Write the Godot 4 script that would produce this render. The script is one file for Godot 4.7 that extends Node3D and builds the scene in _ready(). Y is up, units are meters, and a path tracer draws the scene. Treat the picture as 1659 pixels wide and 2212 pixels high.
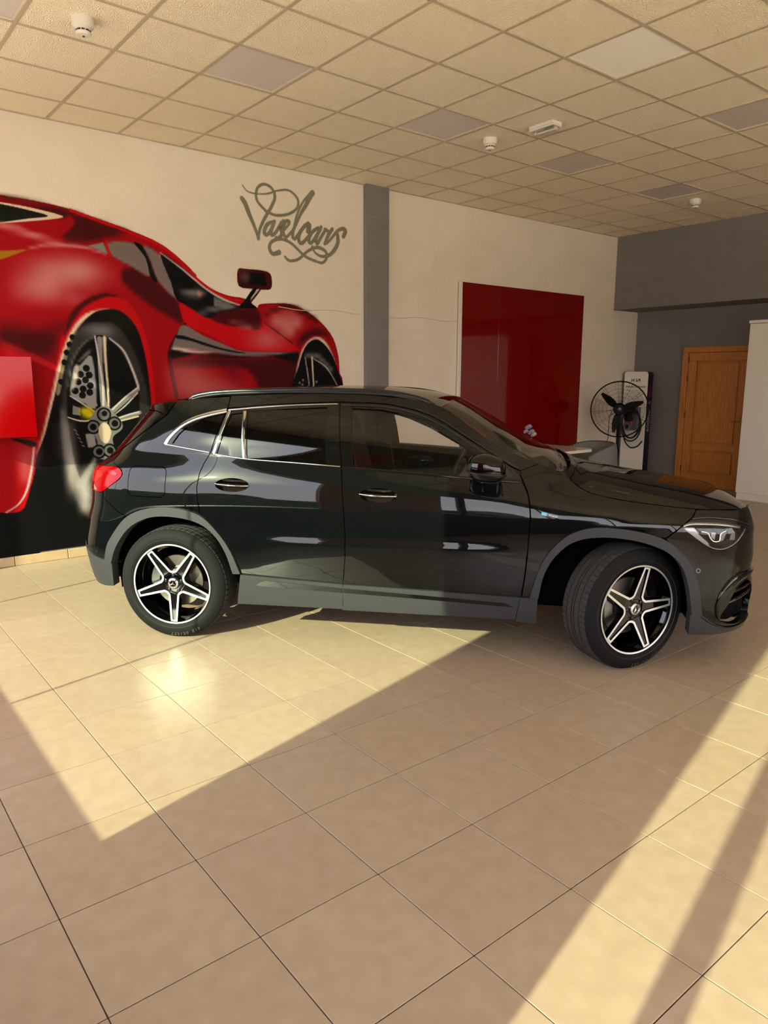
extends Node3D
# A car showroom: black compact SUV on beige tiles, painted back wall, low sun through the window wall on the left.

const H := 3.7735          # ceiling plane
const WB := -1.68          # back wall plane (z)
const XL := -2.45          # inside face of the window wall
const XR := 8.9            # inside face of the recess wall on the right
const ZF := 9.0            # front wall, behind the camera
const TILE := 0.45
const TOX := -0.0971
const TOZ := 2.6222
const CAM := Vector3(-1.9063, 1.6483, 5.2436)
const CAMROT := Vector3(-0.18271, -0.67581, 0.002586)

var M := {}


# ---------------------------------------------------------------- mesh builder
class MB:
	var v := PackedVector3Array()
	var n := PackedVector3Array()
	var uv := PackedVector2Array()
	var ix := PackedInt32Array()

	func add(p: Vector3, nn: Vector3, t := Vector2.ZERO) -> int:
		v.append(p)
		n.append(nn)
		uv.append(t)
		return v.size() - 1

	func tri(a: int, b: int, c: int) -> void:      # wound to agree with its normals
		var g := (v[b] - v[a]).cross(v[c] - v[a])
		if g.dot(n[a] + n[b] + n[c]) > 0.0:
			ix.append_array([a, c, b])
		else:
			ix.append_array([a, b, c])

	func flat(a: Vector3, b: Vector3, c: Vector3, hint: Vector3) -> void:
		var g := (b - a).cross(c - a)
		if g.length_squared() < 1e-18:
			return
		g = g.normalized()
		if g.dot(hint) < 0.0:
			g = -g
		tri(add(a, g), add(b, g), add(c, g))

	func quad(a: Vector3, b: Vector3, c: Vector3, d: Vector3, hint: Vector3) -> void:
		var g := (c - a).cross(d - b)
		if g.length_squared() < 1e-18:
			return
		g = g.normalized()
		if g.dot(hint) < 0.0:
			g = -g
		var i := add(a, g)
		add(b, g)
		add(c, g)
		add(d, g)
		tri(i, i + 1, i + 2)
		tri(i, i + 2, i + 3)

	func box(c: Vector3, s: Vector3, r := 0.0, bs := Basis()) -> MB:
		var h := s * 0.5
		r = minf(r, minf(h.x, minf(h.y, h.z)) * 0.98)
		for ax in 3:
			var b := (ax + 1) % 3
			var d := (ax + 2) % 3
			for sg in [-1.0, 1.0]:
				var q := []
				for k in [[-1, -1], [1, -1], [1, 1], [-1, 1]]:
					var p := Vector3.ZERO
					p[ax] = sg * h[ax]
					p[b] = k[0] * (h[b] - r)
					p[d] = k[1] * (h[d] - r)
					q.append(c + bs * p)
				var hn := Vector3.ZERO
				hn[ax] = sg
				quad(q[0], q[1], q[2], q[3], bs * hn)
		if r > 0.0:
			for ax in 3:
				var b := (ax + 1) % 3
				var d := (ax + 2) % 3
				for sb in [-1.0, 1.0]:
					for sd in [-1.0, 1.0]:
						var q := []
						for k in [[-1, 0], [1, 0], [1, 1], [-1, 1]]:
							var p := Vector3.ZERO
							p[ax] = k[0] * (h[ax] - r)
							p[b] = sb * (h[b] - (r if k[1] == 0 else 0.0))
							p[d] = sd * (h[d] - (0.0 if k[1] == 0 else r))
							q.append(c + bs * p)
						var hn := Vector3.ZERO
						hn[b] = sb
						hn[d] = sd
						quad(q[0], q[1], q[2], q[3], bs * hn)
			for sx in [-1.0, 1.0]:
				for sy in [-1.0, 1.0]:
					for sz in [-1.0, 1.0]:
						var o := Vector3(sx, sy, sz)
						var a := Vector3(sx * h.x, sy * (h.y - r), sz * (h.z - r))
						var b2 := Vector3(sx * (h.x - r), sy * h.y, sz * (h.z - r))
						var c2 := Vector3(sx * (h.x - r), sy * (h.y - r), sz * h.z)
						flat(c + bs * a, c + bs * b2, c + bs * c2, bs * o)
		return self

	# profile of (radius, z) turned about z
	func lathe(prof: PackedVector2Array, segs: int, xf := Transform3D(), a0 := 0.0, a1 := TAU) -> MB:
		for k in prof.size() - 1:
			var p := prof[k]
			var q := prof[k + 1]
			if p.distance_to(q) < 1e-6:
				continue
			var e := (q - p).normalized()
			var np := Vector2(e.y, -e.x)
			var ns := [np, np]
			for side in 2:
				var j := k - 1 if side == 0 else k + 1
				if j >= 0 and j < prof.size() - 1 and prof[j].distance_to(prof[j + 1]) > 1e-6:
					var e2 := (prof[j + 1] - prof[j]).normalized()
					if e2.dot(e) > 0.75:
						ns[side] = (np + Vector2(e2.y, -e2.x)).normalized()
			var first := v.size()
			for i in segs + 1:
				var a := lerpf(a0, a1, float(i) / segs)
				var cs := cos(a)
				var sn := sin(a)
				add(xf * Vector3(p.x * cs, p.x * sn, p.y), (xf.basis * Vector3(ns[0].x * cs, ns[0].x * sn, ns[0].y)).normalized())
				add(xf * Vector3(q.x * cs, q.x * sn, q.y), (xf.basis * Vector3(ns[1].x * cs, ns[1].x * sn, ns[1].y)).normalized())
			for i in segs:
				var o := first + i * 2
				if p.x > 1e-6:
					tri(o, o + 1, o + 2)
				if q.x > 1e-6:
					tri(o + 1, o + 3, o + 2)
		return self

	# rows of points -> one smooth sheet; its normals lean towards hint
	func sheet(rows: Array, hint: Vector3, center_hint := false, ctr := Vector3.ZERO) -> MB:
		var first := v.size()
		var w: int = rows[0].size()
		var hgt := rows.size()
		for j in hgt:
			for i in w:
				var du: Vector3 = rows[j][mini(i + 1, w - 1)] - rows[j][maxi(i - 1, 0)]
				var dv: Vector3 = rows[mini(j + 1, hgt - 1)][i] - rows[maxi(j - 1, 0)][i]
				var g := du.cross(dv)
				if g.length_squared() < 1e-16:
					g = hint
				g = g.normalized()
				var h2: Vector3 = (rows[j][i] - ctr) if center_hint else hint
				if g.dot(h2) < 0.0:
					g = -g
				add(rows[j][i], g, Vector2(float(i) / maxi(w - 1, 1), float(j) / maxi(hgt - 1, 1)))
		for j in hgt - 1:
			for i in w - 1:
				var o := first + j * w + i
				tri(o, o + 1, o + w)
				tri(o + 1, o + w + 1, o + w)
		return self

	func tube(path: PackedVector3Array, rad: Variant, sides := 8, closed := false, flatten := 1.0) -> MB:
		var rows := []
		var up := Vector3.UP
		var m := path.size()
		var first := v.size()
		var t0 := (path[1] - path[0]).normalized()
		var side := t0.cross(up)
		if side.length() < 0.1:
			side = t0.cross(Vector3.RIGHT)
		side = side.normalized()
		for k in m:
			var t: Vector3
			if closed:
				t = path[(k + 1) % m] - path[(k + m - 1) % m]
			else:
				t = path[mini(k + 1, m - 1)] - path[maxi(k - 1, 0)]
			t = t.normalized()
			side = (side - t * side.dot(t)).normalized()
			var bn := t.cross(side).normalized()
			var r: float = rad[k] if rad is Array else rad
			for i in sides + 1:
				var a := TAU * i / sides
				var d := side * cos(a) + bn * sin(a) * flatten
				add(path[k] + d * r, (side * cos(a) * flatten + bn * sin(a)).normalized())
		var w := sides + 1
		for k in (m if closed else m - 1):
			for i in sides:
				var o := first + k * w + i
				var o2 := first + ((k + 1) % m) * w + i
				tri(o, o + 1, o2)
				tri(o + 1, o2 + 1, o2)
		if not closed:
			for e in [0, m - 1]:
				var t := (path[1] - path[0]) if e == 0 else (path[m - 2] - path[m - 1])
				for i in sides:
					flat(path[e], v[first + e * w + i], v[first + e * w + i + 1], -t)
		return self

	# polygon in the xy plane, extruded from z0 to z1
	func prism(poly: PackedVector2Array, z0: float, z1: float, xf := Transform3D(), bev := 0.0) -> MB:
		var t := Geometry2D.triangulate_polygon(poly)
		var top := poly
		if bev > 0.0:
			top = inset(poly, bev)
			t = Geometry2D.triangulate_polygon(top)
		for f in [[z1, 1.0], [z0, -1.0]]:
			var pl := top if f[1] > 0.0 else poly
			var tt := t if f[1] > 0.0 else Geometry2D.triangulate_polygon(poly)
			for k in tt.size() / 3:
				flat(xf * Vector3(pl[tt[k * 3]].x, pl[tt[k * 3]].y, f[0]), xf * Vector3(pl[tt[k * 3 + 1]].x, pl[tt[k * 3 + 1]].y, f[0]), xf * Vector3(pl[tt[k * 3 + 2]].x, pl[tt[k * 3 + 2]].y, f[0]), xf.basis * Vector3(0, 0, f[1]))
		var cw := Geometry2D.is_polygon_clockwise(poly)
		for k in poly.size():
			var a := poly[k]
			var b := poly[(k + 1) % poly.size()]
			var hn := xf.basis * (Vector3(b.y - a.y, a.x - b.x, 0) * (-1.0 if cw else 1.0))
			var zt := z1 - bev * signf(z1 - z0)
			quad(xf * Vector3(a.x, a.y, z0), xf * Vector3(b.x, b.y, z0), xf * Vector3(b.x, b.y, zt), xf * Vector3(a.x, a.y, zt), hn)
			if bev > 0.0:
				var a2 := top[k]
				var b2 := top[(k + 1) % poly.size()]
				quad(xf * Vector3(a.x, a.y, zt), xf * Vector3(b.x, b.y, zt), xf * Vector3(b2.x, b2.y, z1), xf * Vector3(a2.x, a2.y, z1), hn + xf.basis * Vector3(0, 0, signf(z1 - z0)) * hn.length())
		return self

	static func inset(poly: PackedVector2Array, d: float) -> PackedVector2Array:
		var out := PackedVector2Array()
		var m := poly.size()
		var sg := 1.0 if Geometry2D.is_polygon_clockwise(poly) else -1.0
		for k in m:
			var a := (poly[k] - poly[(k + m - 1) % m]).normalized()
			var b := (poly[(k + 1) % m] - poly[k]).normalized()
			var na := Vector2(a.y, -a.x) * sg
			var nb := Vector2(b.y, -b.x) * sg
			var s := (na + nb).normalized()
			out.append(poly[k] + s * d / maxf(0.35, s.dot(na)))
		return out

	func ball(c: Vector3, r: Vector3, seg := 16, rings := 10, wob := 0.0, sd := 0) -> MB:
		var rows := []
		for j in rings + 1:
			var row := PackedVector3Array()
			var th := PI * j / rings
			for i in seg + 1:
				var ph := TAU * (i % seg) / seg
				var d := Vector3(sin(th) * cos(ph), cos(th), sin(th) * sin(ph))
				var k := 1.0 + wob * sin(d.x * 7.0 + sd) * sin(d.y * 6.0 + sd * 2.0) * cos(d.z * 8.0 + sd)
				row.append(c + d * r * k)
			rows.append(row)
		return sheet(rows, Vector3.UP, true, c)

	func join(o: MB, xf := Transform3D()) -> MB:
		var f := v.size()
		for k in o.v.size():
			add(xf * o.v[k], (xf.basis * o.n[k]).normalized(), o.uv[k])
		for i in o.ix:
			ix.append(i + f)
		return self

	func mirrored() -> MB:
		var o := MB.new()
		for k in v.size():
			o.add(Vector3(v[k].x, v[k].y, -v[k].z), Vector3(n[k].x, n[k].y, -n[k].z), uv[k])
		for k in ix.size() / 3:
			o.ix.append_array([ix[k * 3], ix[k * 3 + 2], ix[k * 3 + 1]])
		return o

	func mesh() -> ArrayMesh:
		var a := []
		a.resize(Mesh.ARRAY_MAX)
		a[Mesh.ARRAY_VERTEX] = v
		a[Mesh.ARRAY_NORMAL] = n
		a[Mesh.ARRAY_TEX_UV] = uv
		a[Mesh.ARRAY_INDEX] = ix
		var m := ArrayMesh.new()
		m.add_surface_from_arrays(Mesh.PRIMITIVE_TRIANGLES, a)
		return m


# ---------------------------------------------------------------- scene helpers
func put(called: String, mb: Variant, mat: Material, parent: Node = self, at := Vector3.ZERO, turn := 0.0) -> MeshInstance3D:
	var o := MeshInstance3D.new()
	o.name = called
	o.mesh = mb.mesh() if mb is MB else mb
	o.material_override = mat
	o.position = at
	o.rotation.y = turn
	o.cast_shadow = GeometryInstance3D.SHADOW_CASTING_SETTING_ON
	parent.add_child(o, true)
	return o


func thing(called: String, label: String, category: String, at := Vector3.ZERO, turn := 0.0, group := "") -> Node3D:
	var o := Node3D.new()
	o.name = called
	o.position = at
	o.rotation.y = turn
	add_child(o, true)
	return tag(o, label, category, group)


func tag(o: Node3D, label: String, category: String, group := "") -> Node3D:
	o.set_meta("label", label)
	o.set_meta("category", category)
	if group != "":
		o.set_meta("group", group)
	return o


func part(called: String, parent: Node3D, at := Vector3.ZERO, turn := 0.0) -> Node3D:
	var o := Node3D.new()
	o.name = called
	o.position = at
	o.rotation.y = turn
	parent.add_child(o, true)
	return o


func struct(called: String, mb: Variant, mat: Material, label := "") -> MeshInstance3D:
	var o := put(called, mb, mat)
	o.set_meta("kind", "structure")
	if label != "":
		o.set_meta("label", label)
	return o


func span_box(a: Vector3, b: Vector3, r := 0.0) -> MB:
	return MB.new().box((a + b) * 0.5, (b - a).abs(), r)


func mat(col: Color, rough: float, metal := 0.0, spec := 0.5) -> StandardMaterial3D:
	var m := StandardMaterial3D.new()
	m.albedo_color = col
	m.roughness = rough
	m.metallic = metal
	m.metallic_specular = spec
	return m


func noise(freq: float, oct: int, sd: int, kind := FastNoiseLite.TYPE_SIMPLEX_SMOOTH) -> FastNoiseLite:
	var f := FastNoiseLite.new()
	f.noise_type = kind
	f.frequency = freq
	f.fractal_octaves = oct
	f.seed = sd
	return f


func noise_tex(f: FastNoiseLite, size: int, c0: Color, c1: Color, lo := 0.0, hi := 1.0) -> NoiseTexture2D:
	var t := NoiseTexture2D.new()
	t.width = size
	t.height = size
	t.seamless = true
	t.noise = f
	var g := Gradient.new()
	g.offsets = PackedFloat32Array([lo, hi])
	g.colors = PackedColorArray([c0, c1])
	t.color_ramp = g
	return t


func triplanar(m: StandardMaterial3D, scale: Vector3, world := true) -> StandardMaterial3D:
	m.uv1_triplanar = true
	m.uv1_world_triplanar = world
	m.uv1_scale = scale
	return m


func V2(a: Array) -> PackedVector2Array:        # [x, y, x, y, ...]
	var p := PackedVector2Array()
	for k in a.size() / 2:
		p.append(Vector2(a[k * 2], a[k * 2 + 1]))
	return p


func smooth2(p: PackedVector2Array, sub: int, closed := false) -> PackedVector2Array:
	var out := PackedVector2Array()
	var m := p.size()
	for k in (m if closed else m - 1):
		var a := p[(k + m - 1) % m] if closed else p[maxi(k - 1, 0)]
		var b := p[k]
		var c := p[(k + 1) % m]
		var d := p[(k + 2) % m] if closed else p[mini(k + 2, m - 1)]
		for i in sub:
			out.append(b.cubic_interpolate(c, a, d, float(i) / sub))
	if not closed:
		out.append(p[m - 1])
	return out


func smooth3(p: PackedVector3Array, sub: int) -> PackedVector3Array:
	var out := PackedVector3Array()
	var m := p.size()
	for k in m - 1:
		for i in sub:
			out.append(p[k].cubic_interpolate(p[k + 1], p[maxi(k - 1, 0)], p[mini(k + 2, m - 1)], float(i) / sub))
	out.append(p[m - 1])
	return out


func letters(what: String, size: float, depth: float, bold := false) -> TextMesh:
	var t := TextMesh.new()
	var f := SystemFont.new()
	f.font_names = PackedStringArray(["Droid Sans"])
	f.font_weight = 700 if bold else 400
	t.font = f
	t.text = what
	t.font_size = 64
	t.pixel_size = size / 64.0
	t.depth = depth
	return t


# ---------------------------------------------------------------- the scene
func _ready() -> void:
	var cam := Camera3D.new()
	cam.name = "camera"
	cam.position = CAM
	cam.rotation = CAMROT
	cam.fov = 70.296
	cam.near = 0.05
	cam.far = 400.0
	add_child(cam)
	cam.current = true

	var sky_look := ProceduralSkyMaterial.new()
	sky_look.sky_top_color = Color(0.84, 0.86, 0.92)
	sky_look.sky_horizon_color = Color(0.90, 0.87, 0.86)
	sky_look.sky_curve = 0.2
	sky_look.ground_bottom_color = Color(0.42, 0.38, 0.33)
	sky_look.ground_horizon_color = Color(0.75, 0.72, 0.68)
	sky_look.sun_angle_max = 25.0
	sky_look.energy_multiplier = 1.0
	var sky := Sky.new()
	sky.sky_material = sky_look
	var env := Environment.new()
	env.background_mode = Environment.BG_SKY
	env.sky = sky
	env.background_energy_multiplier = 5.4
	env.tonemap_mode = Environment.TONE_MAPPER_LINEAR
	env.tonemap_exposure = 1.4
	env.sdfgi_enabled = true
	env.ssao_enabled = true
	env.ssil_enabled = true
	var we := WorldEnvironment.new()
	we.name = "environment"
	we.environment = env
	add_child(we)

	var sun := DirectionalLight3D.new()
	sun.name = "sun"
	sun.light_color = Color(0.96, 1.0, 0.82)
	sun.light_energy = 3.0
	sun.light_angular_distance = 0.6
	sun.shadow_enabled = true
	add_child(sun)
	sun.look_at_from_position(Vector3(-20, 10, 6), Vector3(-20, 10, 6) + Vector3(0.972, -0.457, -0.235), Vector3.UP)

	make_materials()
	build_shell()
	build_floor()
	build_ceiling()
	build_windows()
	build_outside()
	build_wall_art()
	build_car()
	build_corner()
	build_ceiling_fittings()


func make_materials() -> void:
	M.wall = triplanar(mat(Color(0.895, 0.84, 0.762), 0.75, 0.0, 0.3), Vector3(0.5, 0.5, 0.5))
	M.wall.albedo_texture = noise_tex(noise(0.006, 4, 3), 512, Color(0.982, 0.98, 0.976), Color(1, 1, 1), 0.2, 0.8)
	M.wall.heightmap_enabled = true
	M.wall.heightmap_texture = noise_tex(noise(0.05, 3, 8), 512, Color.BLACK, Color.WHITE)
	M.wall.heightmap_scale = 0.15
	M.grey_wall = triplanar(mat(Color(0.50, 0.47, 0.455), 0.7, 0.0, 0.3), Vector3(0.6, 0.6, 0.6))
	M.grey_wall.albedo_texture = noise_tex(noise(0.01, 4, 5), 512, Color(0.972, 0.972, 0.972), Color(1, 1, 1), 0.2, 0.8)
	M.plaster = mat(Color(0.80, 0.74, 0.65), 0.7)
	var tones := [Color(0.665, 0.585, 0.492), Color(0.656, 0.575, 0.485), Color(0.674, 0.594, 0.50), Color(0.663, 0.58, 0.484)]
	M.tiles = []
	var mottle := noise_tex(noise(0.010, 3, 21), 1024, Color(0.94, 0.93, 0.915), Color(1, 1, 1))
	for c in tones:
		var t := triplanar(mat(c, 0.34, 0.0, 0.5), Vector3(0.9, 0.9, 0.9))
		t.albedo_texture = mottle
		M.tiles.append(t)
	M.grout = mat(Color(0.20, 0.17, 0.14), 0.9)
	M.skirting = triplanar(mat(Color(0.80, 0.69, 0.54), 0.4), Vector3(0.9, 0.9, 0.9))
	M.skirting.albedo_texture = mottle
	M.ctile = triplanar(mat(Color(0.97, 0.90, 0.78), 0.65, 0.0, 0.4), Vector3(1.0, 1.0, 1.0))
	M.ctile.heightmap_enabled = true
	M.ctile.heightmap_texture = noise_tex(noise(0.075, 2, 31), 1024, Color.BLACK, Color.WHITE, 0.3, 0.7)
	M.ctile.heightmap_scale = 0.45
	M.cgrid = mat(Color(0.72, 0.65, 0.55), 0.5)
	M.cpanel = mat(Color(0.81, 0.765, 0.73), 0.35)
	M.cpanel_cream = mat(Color(1.0, 0.97, 0.91), 0.25)
	M.cframe = mat(Color(0.82, 0.77, 0.70), 0.4)
	M.white = mat(Color(0.86, 0.83, 0.78), 0.4)
	M.white_gloss = mat(Color(0.88, 0.85, 0.80), 0.12)
	M.red_gloss = mat(Color(0.60, 0.0, 0.012), 0.12, 0.0, 0.35)
	M.red_panel = mat(Color(0.44, 0.0, 0.0), 0.05)
	M.red_paint = mat(Color(0.60, 0.02, 0.04), 0.3)
	M.dark_frame = mat(Color(0.10, 0.10, 0.10), 0.4)
	M.pane = mat(Color(0.9, 0.95, 0.93, 0.04), 0.0)
	M.pane.transparency = BaseMaterial3D.TRANSPARENCY_ALPHA
	M.black_plastic = mat(Color(0.03, 0.03, 0.032), 0.45)
	M.black_gloss = mat(Color(0.012, 0.012, 0.013), 0.06)
	# car
	M.paint = mat(Color(0.03, 0.036, 0.038), 0.5, 0.0, 0.0)
	M.paint.clearcoat_enabled = true
	M.paint.clearcoat = 0.85
	M.paint.clearcoat_roughness = 0.02
	M.cladding = triplanar(mat(Color(0.17, 0.172, 0.178), 0.55, 0.0, 0.4), Vector3(3, 3, 3), false)
	M.cladding.heightmap_enabled = true
	M.cladding.heightmap_texture = noise_tex(noise(0.3, 2, 41), 512, Color.BLACK, Color.WHITE)
	M.cladding.heightmap_scale = 0.06
	M.chrome = mat(Color(0.86, 0.86, 0.85), 0.08, 1.0)
	M.satin = mat(Color(0.50, 0.50, 0.50), 0.28, 1.0)
	M.rail_metal = mat(Color(0.22, 0.22, 0.225), 0.22, 0.8)
	M.machined = mat(Color(0.90, 0.90, 0.89), 0.32, 0.75)
	M.disc_metal = mat(Color(0.46, 0.43, 0.40), 0.38, 0.9)
	M.rubber = mat(Color(0.062, 0.060, 0.060), 0.75, 0.0, 0.3)
	M.tread = mat(Color(0.20, 0.192, 0.185), 0.85, 0.0, 0.3)
	M.fan_black = mat(Color(0.018, 0.018, 0.018), 0.5, 0.0, 0.3)
	M.rubber_print = mat(Color(0.15, 0.145, 0.14), 0.6)
	M.dark = mat(Color(0.012, 0.012, 0.013), 0.8, 0.0, 0.2)
	M.privacy = mat(Color(0.004, 0.004, 0.004, 0.95), 0.015)
	M.privacy.transparency = BaseMaterial3D.TRANSPARENCY_ALPHA
	M.car_glass = mat(Color(0.05, 0.075, 0.06, 0.05), 0.01)
	M.car_glass.transparency = BaseMaterial3D.TRANSPARENCY_ALPHA
	M.lens = mat(Color(0.7, 0.7, 0.7, 0.015), 0.01)
	M.lens.transparency = BaseMaterial3D.TRANSPARENCY_ALPHA
	M.tail_red = mat(Color(0.45, 0.0, 0.012), 0.12, 0.0, 0.3)
	M.tail_bright = mat(Color(0.70, 0.01, 0.02), 0.15)
	M.seat = mat(Color(0.035, 0.034, 0.034), 0.6)
	M.badge_blue = mat(Color(0.15, 0.66, 0.78), 0.25)
	# furniture
	M.fabric = triplanar(mat(Color(0.44, 0.44, 0.42), 0.8), Vector3(4, 4, 4), false)
	M.fabric.heightmap_enabled = true
	M.fabric.heightmap_texture = noise_tex(noise(0.4, 2, 51), 256, Color.BLACK, Color.WHITE)
	M.fabric.heightmap_scale = 0.05
	M.oak = triplanar(mat(Color(1, 1, 1), 0.45), Vector3(1.0, 0.07, 1.4))
	M.oak.albedo_texture = noise_tex(noise(0.035, 5, 61), 1024, Color(0.66, 0.40, 0.16), Color(0.77, 0.50, 0.22), 0.2, 0.8)
	M.brass = mat(Color(0.70, 0.55, 0.30), 0.3, 1.0)
	M.navy = mat(Color(0.035, 0.035, 0.11), 0.4)
	M.ink = mat(Color(0.02, 0.02, 0.02), 0.6)
	M.ink_grey = mat(Color(0.30, 0.29, 0.28), 0.7)
	M.magenta = mat(Color(0.62, 0.06, 0.30), 0.5)
	M.light_print = mat(Color(0.75, 0.75, 0.78), 0.5)
	M.petal = mat(Color(0.60, 0.54, 0.66), 0.8)
	M.petal_cream = mat(Color(0.85, 0.76, 0.56), 0.8)
	M.stem = mat(Color(0.30, 0.26, 0.18), 0.8)
	M.asphalt = mat(Color(0.97, 0.91, 0.83), 0.9)
	M.hedge = mat(Color(0.10, 0.15, 0.07), 0.9)


# ---------------------------------------------------------------- room
func build_shell() -> void:
	struct("wall_back", span_box(Vector3(XL - 0.2, -0.1, WB - 0.2), Vector3(9.2, 4.0, WB)), M.wall, "cream painted back wall with a mural on its left part")
	var wb: Node3D = get_node("wall_back")
	for s in [[2.2, 3.29, 2.375], [3.66, 4.84, 2.362]]:
		var seam := PackedVector3Array()
		for k in 13:
			var t := k / 12.0
			seam.append(Vector3(lerpf(s[0], s[1], t), s[2] + 0.012 * sin(t * 9.0 + s[0]), WB + 0.001))
		put("plaster_seam", MB.new().tube(seam, 0.004, 5), M.plaster, wb)
	var pil := struct("pillar", span_box(Vector3(3.335, 0, WB - 0.02), Vector3(3.665, H + 0.05, WB + 0.06), 0.004), M.grey_wall, "grey painted pillar on the back wall")
	for s in [[3.35, 3.58, 3.445, -0.012], [3.36, 3.60, 2.274, -0.002]]:
		var seam := PackedVector3Array()
		for k in 9:
			seam.append(Vector3(lerpf(s[0], s[1], k / 8.0), s[2] + s[3] * k / 8.0 + 0.004 * sin(k * 2.0), WB + 0.061))
		put("plaster_seam", MB.new().tube(seam, 0.004, 5), mat(Color(0.55, 0.52, 0.49), 0.7), pil)
	struct("wall_right", span_box(Vector3(XR, -0.1, WB - 0.2), Vector3(XR + 0.2, 4.0, ZF + 0.2)), M.grey_wall, "grey wall of the recess with the oak door")
	struct("beam", span_box(Vector3(8.235, 2.694, WB), Vector3(XR + 0.1, 3.9, ZF)), M.grey_wall, "deep grey beam over the door recess")
	struct("trim_1", span_box(Vector3(8.228, 2.694, WB), Vector3(8.24, 2.712, ZF)), M.grey_wall, "thin metal bead along the lower edge of the grey beam")
	struct("wall_front", span_box(Vector3(XL - 0.2, -0.1, ZF), Vector3(9.2, 0.58, ZF + 0.12)), M.wall, "low cream wall under the window behind the camera")
	struct("wall_front_lintel", span_box(Vector3(XL - 0.2, 2.93, ZF), Vector3(9.2, 4.0, ZF + 0.12)), M.wall, "cream wall over the window behind the camera")
	struct("wall_front_end", span_box(Vector3(6.0, 0.58, ZF), Vector3(9.2, 2.93, ZF + 0.12)), M.wall, "cream wall beside the window behind the camera")
	# skirting tiles along the back wall
	var sk := struct("baseboard_back", span_box(Vector3(XL, 0.0, WB), Vector3(XR, 0.084, WB + 0.004)), M.grout, "beige tile skirting under the mural")
	var sm := MB.new().box(Vector3(0, 0.043, 0), Vector3(TILE - 0.005, 0.083, 0.011), 0.0025).mesh()
	for k in range(-5, 20):
		var x := TOX + TILE * (k + 0.5)
		if x < XR - 0.2:
			put("skirting_tile", sm, M.skirting, sk, Vector3(x, 0, WB + 0.0085))


func cam_basis() -> Basis:
	return Basis.from_euler(CAMROT)


func seen(p: Vector3) -> Vector3:        # frame position (0..1, 0..1) and distance
	var q := (p - CAM) * cam_basis()
	var f := 1570.9
	if q.z > -0.05:
		return Vector3(-9, -9, -1)
	return Vector3(0.5 + f * q.x / -q.z / 1659.0, 0.5 - f * q.y / -q.z / 2212.0, -q.z)


func build_floor() -> void:
	var fl := struct("floor", span_box(Vector3(XL - 0.2, -0.2, WB - 0.2), Vector3(9.2, -0.0035, ZF + 0.2)), M.grout, "beige square floor tiles with dark joints")
	var cell: Array[Vector3] = []
	for a in range(-6, 21):
		for b in range(-10, 15):
			var x := TOX + TILE * (a + 0.5)
			var z := TOZ + TILE * (b + 0.5)
			if x < XL - 0.3 or x > XR + 0.3 or z < WB - 0.3 or z > ZF + 0.3:
				continue
			var s := seen(Vector3(x, 0, z))
			var w := 0.0
			if s.z > 0 and s.x > -0.25 and s.x < 1.25 and s.y > -0.1 and s.y < 1.2:
				w = 1.0 / pow(s.z, 3.0)
			cell.append(Vector3(x, z, w))
	cell.sort_custom(func(p, q): return p.z > q.z if absf(p.z - q.z) > 1e-9 else (p.x < q.x if absf(p.x - q.x) > 1e-4 else p.y < q.y))
	var rng := RandomNumberGenerator.new()
	rng.seed = 11
	var tm := MB.new()
	var g := TILE * 0.5 - 0.0018
	tm.box(Vector3(0, -0.004, 0), Vector3(g * 2, 0.008, g * 2), 0.0012)
	var mesh := tm.mesh()
	var rest := MB.new()
	for k in cell.size():
		var at := Vector3(cell[k].x, rng.randf_range(-0.0004, 0.0004), cell[k].y)
		var mt: Material = M.tiles[rng.randi() % 4]
		if k < 300 and cell[k].z > 0:
			put("floor_tile", mesh, mt, fl, at)
		else:
			rest.join(tm, Transform3D(Basis(), at))
	var r := put("distant_floor_tiles", rest, M.tiles[0], fl)
	r.set_meta("kind", "stuff")


const PANELS := [[0, -2], [0, 1], [0, 4], [3, 4], [0, 7], [0, 10], [3, 7]]


func build_ceiling() -> void:
	var ce := struct("ceiling", span_box(Vector3(XL - 0.2, H + 0.03, WB - 0.2), Vector3(9.2, 4.2, ZF + 0.2)), M.cgrid, "suspended ceiling of textured square tiles in a metal grid")
	var tm := MB.new().box(Vector3(0, 0.012, 0), Vector3(0.588, 0.018, 0.588), 0.003).mesh()
	for c in range(-3, 15):
		for d in range(-5, 14):
			if [c, d] in PANELS:
				continue
			var z0 := maxf(c * 0.6, WB)
			var z1 := minf(c * 0.6 + 0.6, ZF)
			var x0 := maxf(d * 0.6, XL)
			var x1 := minf(d * 0.6 + 0.6, 8.235)
			if z1 - z0 < 0.03 or x1 - x0 < 0.03:
				continue
			if z1 - z0 > 0.59 and x1 - x0 > 0.59:
				put("ceiling_tile", tm, M.ctile, ce, Vector3(d * 0.6 + 0.3, H, c * 0.6 + 0.3))
			else:
				put("ceiling_tile", span_box(Vector3(x0 + 0.004, H + 0.003, z0 + 0.004), Vector3(x1 - 0.004, H + 0.021, z1 - 0.004), 0.003), M.ctile, ce)
	for c in range(-2, 15):
		put("grid_bar", span_box(Vector3(XL, H - 0.002, c * 0.6 - 0.012), Vector3(8.235, H + 0.03, c * 0.6 + 0.012)), M.cgrid, ce)
	for d in range(-4, 14):
		put("grid_bar", span_box(Vector3(d * 0.6 - 0.012, H - 0.003, WB), Vector3(d * 0.6 + 0.012, H + 0.03, ZF)), M.cgrid, ce)
	put("edge_angle", span_box(Vector3(XL, H - 0.004, WB), Vector3(8.235, H + 0.002, WB + 0.02)), M.cgrid, ce)


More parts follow.
